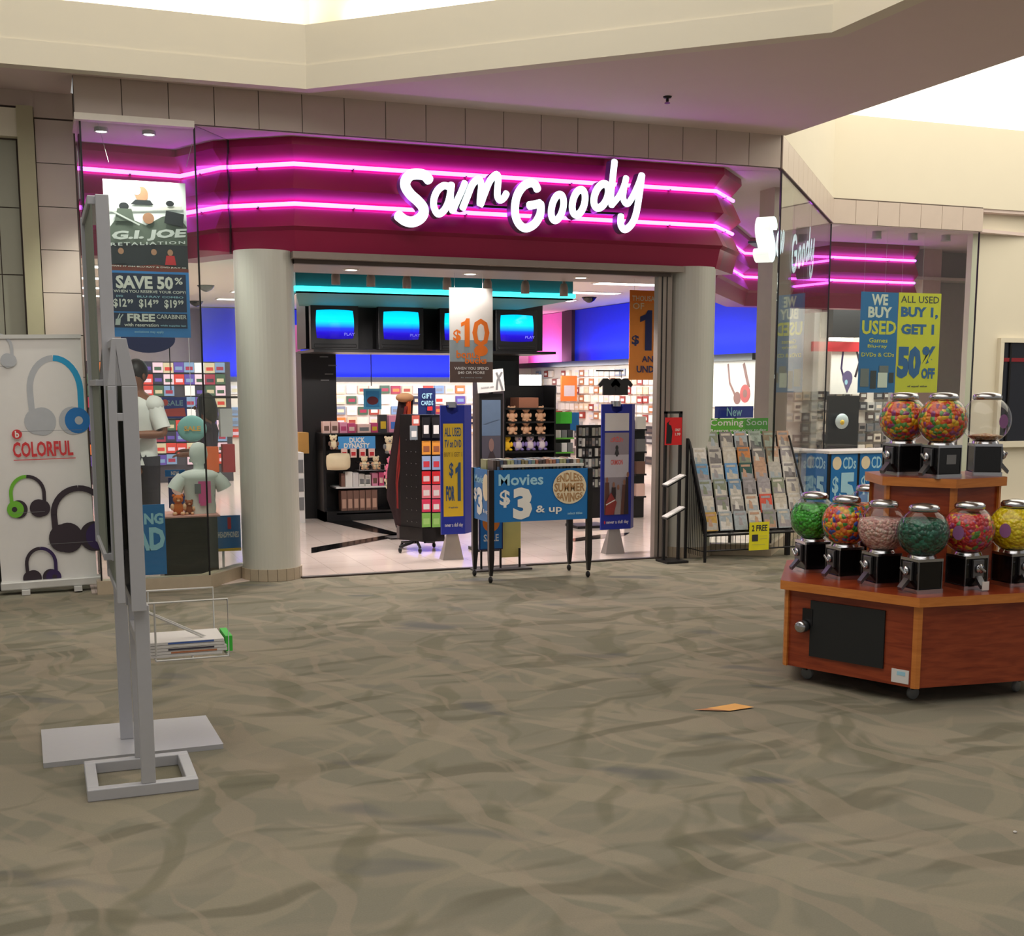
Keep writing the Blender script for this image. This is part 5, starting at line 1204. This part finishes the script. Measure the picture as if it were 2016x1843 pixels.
# wire basket with two soft toys
a, b, c, e = rect(708, 910, 757, 926, GV-.2)
t2 = thing('wire_tray', 'small wire tray of soft toys hooked on the right of the gondola', 'basket', (a, GV-.2, c)); wire(t2, [[(0,0,0),(b-a,0,0),(b-a,.2,0),(0,.2,0),(0,0,0)],[(0,0,.07),(b-a,0,.07),(b-a,.2,.09),(0,.2,.09),(0,0,.07)]]+[[(x*(b-a)/6,0,0),(x*(b-a)/6,0,.07)] for x in range(7)]+[[(x*(b-a)/6,0,0),(x*(b-a)/6,.2,0)] for x in range(7)], .004, 'wire_frame', CHR)
plush('plush_toy', 'left soft toy sitting in the small wire tray', 'plush toy', ((a+b)/2-.07, GV-.1, c+.005), .13, CRM, TAN, 'soft toys in the wire tray'); plush('plush_toy', 'right soft toy sitting in the small wire tray', 'plush toy', ((a+b)/2+.07, GV-.1, c+.005), .13, CRM, TAN, 'soft toys in the wire tray')
zs = gz(958)
for i, (x0, x1, y0, m, m2, nm) in enumerate(((672,679,932,BRN,None,'brown slim box'),(680,694,929,WHT,None,'tall white box'),(695,706,931,PAPER,None,'narrow white box'),(707,718,934,WHT,GREYPR,'white box with grey picture'),(719,730,936,WHT,GREYPR,'short white box with grey picture'),(733,744,933,PK,BRN,'pink patterned box'),(746,756,932,PKD,PCH,'rose patterned box'))):
    item('box', nm+' on the upper white shelf of the gondola', 'box', x0, x1, y0, 958, GV+.03, m, .12, m2, 'boxes on the upper gondola shelf', zs)
for i in range(6):
    item('framed_box', ['leftmost','second','third','fourth','fifth','rightmost'][i]+' brown picture box on the lower gondola shelf', 'box', 672+i*12, 683+i*12, 966, 1009, GV+.03, BRN, .14, mat('pack_tan',(190,150,130),.5), 'picture boxes on the lower gondola shelf', gz(1009))
plush('plush_toy', 'pale soft toy hanging at the left of the gondola header', 'plush toy', (onv(655, 880, GV-.06)[0], GV-.10, onv(655, 884, GV)[1]), .14, CRM, BRN)
plush('plush_toy', 'grey and cream soft toy hanging at the right of the gondola header', 'plush toy', (onv(764, 885, GV-.06)[0], GV-.10, onv(764, 892, GV)[1]), .17, CRM, GREYPR)
PKP = mat('plush_pink', (240,130,160), .9, bump=.3, scale=80)
for i, (x, y, m) in enumerate(((773,912,PKP),(768,927,PKP),(764,942,PKP),(765,955,mat('plush_cream',(240,224,190),.9)),(768,968,mat('plush_cream',(0,0,0))))):
    u, z = onv(x, y, 13.6); plush('plush_toy', ['topmost pink','second pink','third pink','upper cream','lower cream'][i]+' soft toy of the string hanging beside the gondola', 'plush toy', (u, 13.6+.0*i, z), .12, m, m, 'soft toys on the hanging string')
# small pale counter at the far left of the entrance
item('carton', 'tan cardboard box on the pale side shelf by the left column', 'box', 588, 608, 852, 893, 14.4, mat('cardboard',(190,140,70),.7), .3)
u0, u1, z0, z1 = rect(584, 894, 606, 1005, 14.0)
t = thing('side_shelf', 'narrow pale shelf unit just inside the left column', 'shelf unit', (u0, 14.2, .006)); MB().box(0,u1-u0,0,.4,0,z1,PAPER).obj('body', t)
for k in range(3): MB().box(.01,u1-u0-.01,-.01,0,.15+k*.22,.30+k*.22,GREYPR).obj('product_face', t)
# pink poster strip left of the tower
u0, u1, z0, z1 = rect(578, 640, 592, 765, 15.4); tag(MB().box(u0,u1,15.4,15.42,.006,z1,PINKW).obj('banner_strip'), 'narrow pink and white banner strip beside the left column', 'banner')

# patterned cloth hanging beside the card spinner
vs = []; fs = []; N_ = 14; pts = [(800,782,.16),(795,830,.17),(790,880,.20),(784,930,.24),(780,980,.22),(786,1010,.17),(790,1038,.13)]
u_, z_ = onv(790, 1038, 12.4)
t = thing('hanging_cloth', 'tall dark cloth with rusty orange streaks hanging beside the card spinner', 'cloth', (u_, 12.4, 0))
def ribbon(name, pts, m, yo):
    vs = []; fs = []; k = 5
    for (x, y, w_) in pts:
        u, z = onv(x, y, 12.4)
        for j in range(k): s_ = j/(k-1)-.5; vs.append((u-u_+w_*s_, yo+.03*math.cos(s_*9+y*.02), z))
    for i in range(len(pts)-1):
        for j in range(k-1): q = i*k+j; fs.append((q, q+k, q+k+1, q+1))
    MB().add(vs, fs, m, True).obj(name, t)
ribbon('dark_fold', pts, mat('cloth_dark',(46,26,28),.9), 0); ribbon('orange_streak', [(802,790,.05),(800,850,.05),(800,900,.06),(799,960,.05)], mat('cloth_rust',(196,84,40),.9), -.05); ribbon('red_streak', [(797,800,.03),(789,850,.03),(783,900,.035),(778,950,.03),(779,1000,.02)], mat('cloth_red',(140,40,36),.9), -.06)
MB().ball((onv(797,785,12.4)[0]-u_,0,onv(797,783,12.4)[1]), .10,.08,.05, mat('straw',(190,140,100),.9), 12, 8).obj('straw_top', t); MB().box(.0,.02,-.0,.02,.012,onv(790,1038,12.4)[1]+1.0,BLKM).obj('pole', t); MB().box(-.15,.15,-.12,.12,.006,.02,BLKM).obj('foot', t)

# gift card spinner
SV = 11.25
def sx(x, y=920, v=SV): return onv(x, y, v)
u0 = sx(806)[0]; um = sx(829)[0]; u1 = sx(868)[0]; zt = onv(840, 818, SV)[1]
t = thing('card_spinner', 'black card spinner rack on casters with coloured gift cards, left of the blue easel sign', 'display rack', (um, SV, .006))
MB().prism([(0,0),(u1-um,-.02),(u1-um,.30),(0,.34),(u0-um-.02,.25)], .10, zt, BLK).obj('tower', t)
MB().prism([(0,-.02),(u1-um+.02,-.04),(u1-um+.02,.32),(u0-um-.04,.34),(u0-um-.04,.24)], .10, onv(850,1040,SV)[1], BLKG).obj('base_panel', t)
for (dx, dy) in ((-.22,.0),(-.05,-.10),(.20,.25),(-.1,.35)):
    c = MB().tube([(dx*.3,.1,.085),(dx,dy,.06)], .015, BLKM, 6).obj('caster_arm', t); MB().ball((dx,dy,.028), .018,.028,.028, BLKM, 10, 6).obj('caster', c)
for k in range(8):
    y = 868+k*23; z = onv(818, y, SV)[1]; mb = MB()
    for s_ in range(3): mb.tube([(u0-um+.03+s_*.03,.19-s_*.06,z),(u0-um-.0+s_*.03,.10-s_*.06,z)], .004, CHR, 5)
    o = mb.obj('hook_row', t); o['kind'] = 'stuff'
a, b, c, e = rect(822, 764, 856, 816, SV)
q = MB().prism([(0,0),(b-a,.02),(b-a+.03,.10),(b-a+.02,.11),(b-a-.01,.035),(0,.015)], 0, e-c, NAVY).obj('crown_sign', t, loc=(a-um,-.03,c-.006)); p = Print(b-a, e-c); p.text('GIFT', .2,.6,.8,.8,LBLUE,bold=.02); p.text('CARDS', .15,.35,.85,.52,LBLUE,bold=.02); p.rect(.5,.15,.8,.3,RED); p.obj(q)
rows = [(868,895,(226,150,60),(150,90,60)),(898,925,(150,170,205),(200,60,70)),(928,953,(206,40,44),(225,200,200)),(955,981,(220,120,130),(226,214,210)),(983,1008,(214,60,90),(232,222,218)),(1010,1038,(120,170,80),(150,190,110))]
rn = ['top row, orange','second row, pale blue','third row, red','fourth row, rose','fifth row, pink and white','bottom row, green']
for i, (y0, y1, c1, c2) in enumerate(rows):
    for j, (xa, xb) in enumerate(((831,848),(851,867))):
        item('gift_card', f'gift card on the spinner, {rn[i]}, {"left" if j == 0 else "right"} column', 'gift card', xa, xb, y0, y1, SV-.035, mat('card_%d_%d_%d' % c1, c1, .4), .006, mat('card_%d_%d_%d' % c2, c2, .4), 'gift cards on the spinner')
for i, (xa, xb, y0, y1, c1, nm) in enumerate(((808,822,838,866,(120,128,136),'grey blister pack on the left side of the spinner'),(812,826,818,838,(190,90,80),'red and white pack at the top left of the spinner'),(832,846,822,862,(30,28,30),'black pack at the top of the spinner, left'),(851,866,822,862,(34,32,34),'black pack at the top of the spinner, right'))):
    item('blister_pack', nm, 'packet', xa, xb, y0, y1, SV-.05, mat('card_%d_%d_%d' % c1, c1, .4), .02, PAPER)

# hanging posters in the doorway
T, p = board('white and orange ten dollar poster hanging in the middle of the doorway', 'hanging_poster', 'poster', 885, 567, 970, 753, 10.7, WHT, .004)
OR2 = mat('print_orange', (240,120,30), .5); BR2 = mat('print_brownish', (92,72,66), .5); sm = mat('print_smoke', (150,160,164), .5)
p.rect(0,0,1,.45,sm); p.rect(0,.0,1,.22,BR2); p.text('$', .08,.42,.26,.56,OR2,bold=.03); one(p,.26,.38,.46,.68,OR2); p.text('0', .52,.38,.92,.68,OR2,bold=.015); p.ell(.72,.34,.16,.06,OR2); p.text('bonus', .15,.26,.70,.34,OR2,bold=.02); p.text('bucks', .35,.20,.85,.27,OR2,bold=.02)
p.text('WHEN YOU SPEND', .10,.135,.90,.165,PAPER,bold=.02); p.text('$40 OR MORE', .18,.085,.80,.12,PAPER,bold=.02); p.text('in store only', .25,.04,.75,.06,sm); p.obj(T)
for x in (.05, .32): MB().tube([(x,.002,.8),(x,.002,2.61-T.location.z)], .0015, PAPER, 4).obj('string', T)
a, b, c, e = rect(1239, 572, 1283, 748, 10.7)
T, p = board('orange hanging poster with a large blue numeral, cut off by the right door post', 'hanging_poster', 'poster', 1239, 572, 1312, 748, 10.7, mat('poster_orange',(226,140,56),.5), .004)
p.rect(0,.86,1,1,ORG); p.text('THOUSANDS', .06,.88,.96,.94,CREAMP); p.text('OF', .08,.79,.38,.86,CREAMP,bold=.01); p.text('$', .06,.38,.26,.50,NAVY,bold=.03); one(p,.28,.33,.60,.78,NAVY)
p.text('AND', .34,.20,.80,.27,NAVY,bold=.02); p.text('UNDER', .20,.08,.92,.16,NAVY,bold=.03); p.obj(T)
for x in (.05, .32): MB().tube([(x,.002,.75),(x,.002,2.61-T.location.z)], .0015, PAPER, 4).obj('string', T)

# soft toy shelves in the middle
PV = 13.85
u0, u1, z0, z1 = rect(992, 760, 1094, 1000, PV)
t = thing('toy_shelves', 'black shelf unit of plush bears behind the display table', 'shelf unit', (u0, PV, .006)); Ws = u1-u0; MB().box(0,Ws,.35,.38,0,z1,BLK).obj('back_panel', t); MB().box(0,.02,0,.35,0,z1,BLK).obj('side_panel', t); MB().box(Ws-.02,Ws,0,.35,0,z1,BLK).obj('side_panel', t)
shz = []
for y in (803, 830, 856, 888, 940): z = onv(1040, y, PV)[1]; shz.append(z); MB().box(.02,Ws-.02,-.02,.35,z-.02-.006,z-.006,BLK).obj('shelf', t)
for j in range(2):
    for i in range(3):
        x = 1013+i*28; u = onv(x, 830, PV)[0]
        plush('plush_bear', f'tan plush bear, {["left","middle","right"][i]} of the {["upper","lower"][j]} row behind the display table', 'plush toy', (u, PV+.10, shz[j+1]), .155, TAN, TAN, 'tan plush bears on the shelves')
YP = mat('plush_yellow', (246,196,40), .9); WP = mat('plush_white', (232,214,220), .9); VP = mat('plush_violet',(150,130,190),.9)
for i, (x, m) in enumerate(((1003,YP),(1026,WP),(1049,WP),(1072,WP))):
    u = onv(x, 870, PV)[0]; plush('plush_toy', ['yellow','left white and violet','middle white and violet','right white and violet'][i]+' small soft toy on the shelf below the bears', 'plush toy', (u, PV+.10, shz[3]), .165, m, VP if m is WP else m, 'small soft toys below the bears')
for i, (x, m) in enumerate(((1006,YP),(1032,WP),(1054,WP),(1076,WP))):
    u = onv(x, 900, PV)[0]; item('boxed_toy', ['first','second','third','fourth'][i]+' boxed toy from the left on the lowest visible toy shelf', 'box', x-9, x+9, 905, 938, PV+.02, m, .12, PKD, 'boxed toys on the lowest toy shelf', shz[4])
item('carton', 'brown carton on the shelf above the plush bears', 'box', 1022, 1060, 783, 803, PV+.05, mat('carton_brown',(170,110,84),.7), .3)
item('lit_sign', 'bright white lit sign above the toy shelves', 'sign', 1024, 1066, 738, 764, 24.24, mat('backlit_white',(255,255,255),.5,emit=2.2,ecol=(.9,1,1)), .05)
item('shelf_header', 'dark navy shelf header below the lit white sign', 'sign', 1022, 1050, 765, 780, 24.25, NAVY, .05)
a, b, c, e = rect(1088, 812, 1124, 835, 14.3)
t = thing('green_topped_rack', 'small black rack with a bright green sign and green shelf edges', 'shelf unit', (a, 14.3, .006)); Wr = b-a
MB().box(0,Wr,.02,.3,0,c,BLK).obj('body', t); MB().box(-.01,Wr+.01,-.01,.0,c,e,mat('bright_green_sign',(70,190,50),.5)).obj('sign', t)
for y in (862, 890): z = onv(1105, y, 14.3)[1]; MB().box(0,Wr,-.10,.02,z-.02,z,GRN).obj('shelf', t)
for k in range(3):
    z = onv(1105, 862, 14.3)[1]; tag(MB().box(0,Wr*.28,0,.05,0,.10,[PAPER,GREYPR,DGREY][k]).obj('small_box', loc=(a+.01+k*Wr*.33,14.22,z)), ['white','grey','dark grey'][k]+' small box on the upper green-edged shelf', 'box', 'boxes on the green-edged shelves')
    z = onv(1105, 890, 14.3)[1]; tag(MB().box(0,Wr*.28,0,.05,0,.12,[DGREY,PAPER,GREYPR][k]).obj('small_box', loc=(a+.01+k*Wr*.33,14.22,z)), ['dark grey','white','grey'][k]+' small box on the lower green-edged shelf', 'box', 'boxes on the green-edged shelves')

# merchandise walls: pegged packets, each a thing
def cname(c):
    r, g, b = c; mx, mn = max(c), min(c)
    if mx-mn < 24: return 'dark' if mx < 80 else 'grey' if mx < 180 else 'white'
    if r == mx: return 'red' if g < 80 else 'orange' if r-b > 90 and g < 160 else 'cream' if r > 200 else 'brown'
    if b == mx: return 'purple' if r > g else 'blue'
    return 'green'
def pegwall(label, group, name, cat, org, ax, W, H, nx, nz, colset, seed, tdepth=.03, fill=.85, nrm=None, limit=None):
    """grid of small packets on a wall; org = lower left corner (u, v, z), ax = plan direction"""
    random.seed(seed); ax = Vector((ax[0], ax[1])).normalized(); ang = math.atan2(ax.y, ax.x); cw_, ch_ = W/nx, H/nz
    lib = []
    for c in colset:
        m = mat('pk_%d_%d_%d' % c, c, .45); c2 = colset[(colset.index(c)*3+2) % len(colset)]
        lib.append(MB().box(0, cw_*fill, -tdepth, 0, 0, ch_*fill*.9, m).poly([(cw_*fill*.15,-tdepth-.001,ch_*.2),(cw_*fill*.85,-tdepth-.001,ch_*.2),(cw_*fill*.85,-tdepth-.001,ch_*.5),(cw_*fill*.15,-tdepth-.001,ch_*.5)], mat('pk_%d_%d_%d' % c2, c2, .45)).obj(name))
    used = set()
    for i in range(nx):
        for j in range(nz):
            if random.random() < .08: continue
            k = random.randrange(len(lib)); o = lib[k]
            if k in used: o = o.copy(); COL.objects.link(o)
            used.add(k); q = Vector((org[0], org[1]))+ax*(i*cw_+cw_*.08)
            o.location = (q.x, q.y, org[2]+j*ch_+random.uniform(0, ch_*.06)); o.rotation_euler = (0, 0, ang); tag(o, cname(colset[k])+' '+label, cat, group)
    for k, o in enumerate(lib):
        if k not in used: bpy.data.objects.remove(o)
light = [(228,214,196),(206,186,160),(240,230,220),(170,110,70),(200,196,200),(226,200,170),(150,60,50),(120,130,150),(236,226,214)]
dark = [(60,58,62),(110,112,116),(160,160,160),(200,196,190),(84,70,66),(130,120,116),(40,38,42),(150,150,140)]
vivid = [(200,60,50),(90,70,160),(230,200,220),(40,40,60),(220,120,60),(120,150,190),(200,190,160),(150,40,70),(60,90,70),(236,236,240)]
# right side wall u=UW facing -u: direction from far to near is -v, so plan axis (0,-1) faces left
pegwall('packet pegged on the white side wall of the shop', 'packets pegged on the white side wall', 'blister_pack', 'packet', (UW-.005, 25.0, .95), (0,-1), 5.6, 1.0, 24, 6, light, 3, .05)
pegwall('packet pegged low on the white side wall of the shop', 'packets low on the side wall', 'low_wall_pack', 'packet', (UW-.005, 25.0, .2), (0,-1), 5.6, .72, 16, 4, dark, 4, .05)  # same generic packets as higher up, contents unspecified
# back wall
pegwall('packet on the back wall under the blue panel', 'packets on the back wall', 'back_wall_pack', 'packet', (3.2, 24.3, .6), (1,0), 6.0, 1.05, 26, 5, vivid+light, 5, .05)  # generic packets again, no particular goods meant
MB_ = MB().box(.3, 3.0, 21.0, 21.1, 0, 2.0, mat('merch_back',(60,56,66),.6)); struct(MB_, 'wall_display')
pegwall('packet on the merchandise wall seen through the left window', 'packets on the left merchandise wall', 'poster_card', 'packet', (.4, 21.0, .3), (1,0), 2.5, 1.7, 15, 9, vivid, 6, .03, .97)
# recessed bay products
pegwall('packet pegged on the wall behind the recessed right window', 'packets behind the right window', 'accessory_pack', 'packet', (10.35, 16.6, .35), (1,0), 3.1, 1.2, 20, 7, dark+light[:3], 8, .06)
# headphone boards
def hpboard(label, x0, y0, x1, y1, v, c, flip=False):
    T, p = board(label, 'wall_poster', 'poster', x0, y0, x1, y1, v, mat('board_lit_white',(240,236,230),.5), .02)
    return T, p
u0 = UW-.03
zz0 = 1.30; 
T = thing('wall_poster', 'white wall poster with a pair of red headphones, between the right column and the pillar', 'poster', (UW-.03, 17.6, 1.26), -math.pi/2)
MB().box(0, 2.1, 0, .02, 0, .70, mat('board_lit_white',(240,236,230),.5)).obj('board', T); p = Print(2.1,.70)
gm = mat('print_hp_taupe',(150,110,104),.5)
p.line([(.30,.98),(.33,.55),(.42,.25)], .05, gm); p.line([(.52,.98),(.56,.7),(.60,.45)], .07, gm); p.ell(.44,.22,.05,.14,gm); p.ell(.55,.32,.07,.20,mat('print_hp_coral',(200,96,96),.5)); p.ell(.55,.32,.03,.09,gm); p.obj(T)
T, p = board('white wall poster with a pair of purple headphones behind the recessed right window', 'wall_poster', 'poster', 1636, 692, 1694, 776, 16.4, mat('board_lit_white',(0,0,0)), .02)
p.line([(.38,1.0),(.34,.6),(.50,.25)], .035, HP); p.line([(.85,1.0),(.95,.75),(.82,.4)], .04, HD); p.ell(.56,.38,.17,.17,mat('print_hp_violet',(96,84,124),.5)); p.poly([(.42,.3),(.72,.3),(.56,.02)],mat('print_hp_violet',(0,0,0))); p.ell(.52,.28,.05,.06,LBLUE); p.obj(T)
item('red_shelf_edge', 'red header strip above the purple headphone poster', 'sign', 1600, 1694, 673, 692, 16.35, RED, .04)
t = item('television', 'dark switched-off television behind the recessed right window', 'television', 1640, 1694, 598, 664, 16.2, BLK, .3)
a, b, c, e = rect(1644, 606, 1690, 655, 16.19); 
item('ceiling_fluorescent', 'white lit strip under the dark television behind the right window', 'light', 1634, 1680, 665, 671, 16.2, LAMP, .03)
a, b, c, e = rect(1630, 780, 1690, 890, 16.0)
t = thing('display_board', 'black display panel with a daisy balloon behind the diagonal window', 'display panel', (a, 16.0, .006)); MB().box(0,b-a,0,.05,0,e,BLK).obj('board', t)
q = MB().ball(((b-a)*.35,-.08,onv(1650,830,16)[1]), .12,.05,.12, mat('balloon_white',(200,214,216),.3), 16, 10).obj('balloon', t); MB().ball(((b-a)*.3,-.13,onv(1650,832,16)[1]), .04,.02,.04, GOLD, 10, 6).obj('yolk', t)
# navy section sign and the white goods behind it
T, p = board('navy section sign reading new above the green header', 'section_sign', 'sign', 1408, 800, 1483, 823, 12.2, ROYAL, .01); p.text('New', .30,.15,.70,.92,LBLUE,bold=.01); p.obj(T)
MB().box(.05,.07,.01,.03,-T.location.z+.006,0,BLKM).obj('leg',T); MB().box(.27,.29,.01,.03,-T.location.z+.006,0,BLKM).obj('leg',T)
# navy and blue signs above the left and middle shelves
for i, (x0, y0, x1, y1, v, m, lab) in enumerate(((716,765,751,806,15.5,mat('poster_teal_blue',(70,150,190),.5),'light blue framed sign with a dark red oval above the gondola'),(1108,812,1140,848,15.0,BLUE,'blue card sign on the rack left of the film poster easel'),
       (318,782,368,824,13.5,mat('sign_violet_blue',(60,80,170),.5),'blue and orange sign held up between the two people'),(325,925,364,938,12.6,BLUE,'narrow blue sign strip behind the left window'),(332,940,372,1000,12.2,NAVY,'navy sign with a peach disc behind the orange plush toy'))):
    T, p = board(lab, 'card_sign', 'sign', x0, y0, x1, y1, v, m, .01)
    if i == 0: p.rect(.12,.12,.88,.88,mat('poster_mid_blue',(40,120,170),.5)); p.ell(.5,.42,.32,.2,mat('deep_red',(90,20,30),.5))
    elif i == 2: p.text('SALE', .2,.6,.85,.85,LBLUE); p.poly([(.05,.1),(.95,.1),(.9,.5),(.15,.45)],mat('print_coral',(220,96,92),.5)); p.ell(.15,.75,.12,.15,mat('print_coral',(0,0,0)))
    elif i == 3: p.text('NEW', .3,.2,.7,.8,WHT,bold=.02)
    elif i == 4: p.ell(.5,.68,.36,.27,PCH)
    p.obj(T)
    if i in (0, 2): MB().box(.1,.11,.0,.01,T['x'] if 'x' in T else .3,3.12-T.location.z,BLKM).obj('hanger', T)
    else: MB().box(.1,.12,.012,.03,-T.location.z+.006,.02,BLKM).obj('post', T)
# oval hanging balloon sign and side items in the left window
u, z = onv(378, 844, 10.9); t = thing('oval_sign', 'teal oval sign with orange lettering hanging behind the left window', 'sign', (u, 10.9, z))
MB().ball((0,0,0), .125,.02,.115, mat('oval_teal',(120,170,165),.6), 24, 12).obj('disc', t); p = Print(.14,.05); p.text('SALE', 0,.1,1,.95,mat('print_amber',(214,160,70),.5),bold=.03); p.obj(t, loc=(-.07,-.025,-.025)); MB().tube([(0,0,.11),(0,0,3.12-z)], .002, PAPER, 4).obj('string', t)
for i, (x, y0, y1, c) in enumerate(((419,880,930,(200,90,40)),(451,875,930,(150,50,56)),(446,805,860,(180,180,180)))):
    item('hanging_garment', ['orange','red','white'][i]+' garment hanging by the left column behind glass', 'garment', x-12, x+12, y0, y1, 11.6, mat('garment_%d' % i, c, .9), .12)
t = thing('garment_rail', 'black garment rail behind the left window beside the column', 'rail', (onv(430, 870, 11.6)[0], 11.66, .006)); MB().box(-.16,.26,0,.02,1.48,1.50,BLKM).obj('bar', t)
for x in (-.16,.24): MB().box(x,x+.02,0,.02,0,1.48,BLKM).obj('upright', t)
# two black shirts and an orange pack on the side wall, blue goods
for i, (x, y0, y1) in enumerate(((1200,745,778),(1224,745,778))):
    u, z = onv(x, y1, 15.8); z1 = onv(x, y0, 15.8)[1]; h = z1-z; w_ = h*.42
    t = thing('black_tshirt', ['left','right'][i]+' black t-shirt hung high on the rail inside the right of the doorway', 't-shirt', (u, 15.8, z), group='black t-shirts on the high rail')
    MB().prismy([(-w_,0),(w_,0),(w_,h*.6),(w_*1.5,h*.45),(w_*1.75,h*.65),(w_,h),(w_*.3,h),(0,h*.92),(-w_*.3,h),(-w_,h),(-w_*1.75,h*.65),(-w_*1.5,h*.45),(-w_,h*.6)], 0, .03, BLK).obj('shirt', t)
    MB().tube([(0,.015,h),(0,.015,h+.10)], .005, CHR, 5).obj('hook', t)
u, z = onv(1190, 744, 15.8); tag(MB().box(0,.42,0,.02,0,.02,BLKM).obj('rail', loc=(u-.12, 15.81, z+.09)), 'thin black rail above the two black t-shirts', 'rail')
item('snack_pack', 'orange and red hanging bag on the side wall above the bears', 'packet', 1106, 1136, 740, 790, 22.6, mat('pack_orange',(236,120,50),.4), .06, mat('pack_silver_blue',(200,190,200),.4))
# dark wire rack of small items left of the film poster easel
u0, u1, z0, z1 = rect(1136, 838, 1184, 960, 12.6)
t = thing('trinket_rack', 'dark wire rack of small hanging trinkets left of the film poster easel', 'display rack', (u0, 12.6, .006)); MB().box(0,u1-u0,.0,.03,.1,z1,BLKM).obj('board', t); MB().box(-.05,u1-u0+.05,-.15,.2,0,.03,BLKM).obj('base', t); MB().box((u1-u0)/2-.02,(u1-u0)/2+.02,0,.03,.03,.1,BLKM).obj('post', t)
pegwall('trinket card on the wire rack by the film poster easel', 'trinket cards on the dark rack', 'trinket_card', 'packet', (u0+.01, 12.595, z0), (1,0), u1-u0-.02, z1-z0, 7, 6, dark, 12, .02)
# low shelf row right of the easel
u0, u1, z0, z1 = rect(1252, 830, 1276, 1010, 13.2)
t = thing('narrow_shelves', 'narrow dark shelf unit seen between the film poster easel and the door post', 'shelf unit', (u0, 13.2, .006)); MB().box(0,u1-u0,.1,.3,0,z1,BLK).obj('body', t)
for k in range(4): MB().box(.01,u1-u0-.01,.02,.1,.25+k*.27,.27+k*.27,BLK).obj('shelf', t); tag(MB().box(0,(u1-u0)*.7,0,.06,0,.15,[PCH,BRN,GREYPR,WHT][k]).obj('small_box', loc=(u0+.02,13.22,.276+k*.27)), ['pale','brown','grey','white'][k]+' box on the narrow dark shelves by the door post', 'box', 'boxes on the narrow shelves')
spotlamp('poster_lamp', (3.35, 10.45, 2.58), (3.42, 10.69, 2.3), 12, 80, (1, .97, .95))
item('white_panel', 'white panel leaning at the end of the recessed right window', 'panel', 1840, 1884, 738, 880, 14.6, WHT, .03, None, None, .006)
for (px_, tgt) in ((661, (3.55, 14.2, 1.0)), (801, (3.9, 14.2, .9)), (960, (5.4, 13.9, 1.3)), (730, (3.2, 11.3, 1.1)), (1034, (5.3, 13.9, 1.2))):
    u_, z_ = onv(px_, 556, 11.5); spotlamp('track_lamp', (u_, 11.5, z_-.08), tgt, 75, 55, (1, .93, .88))
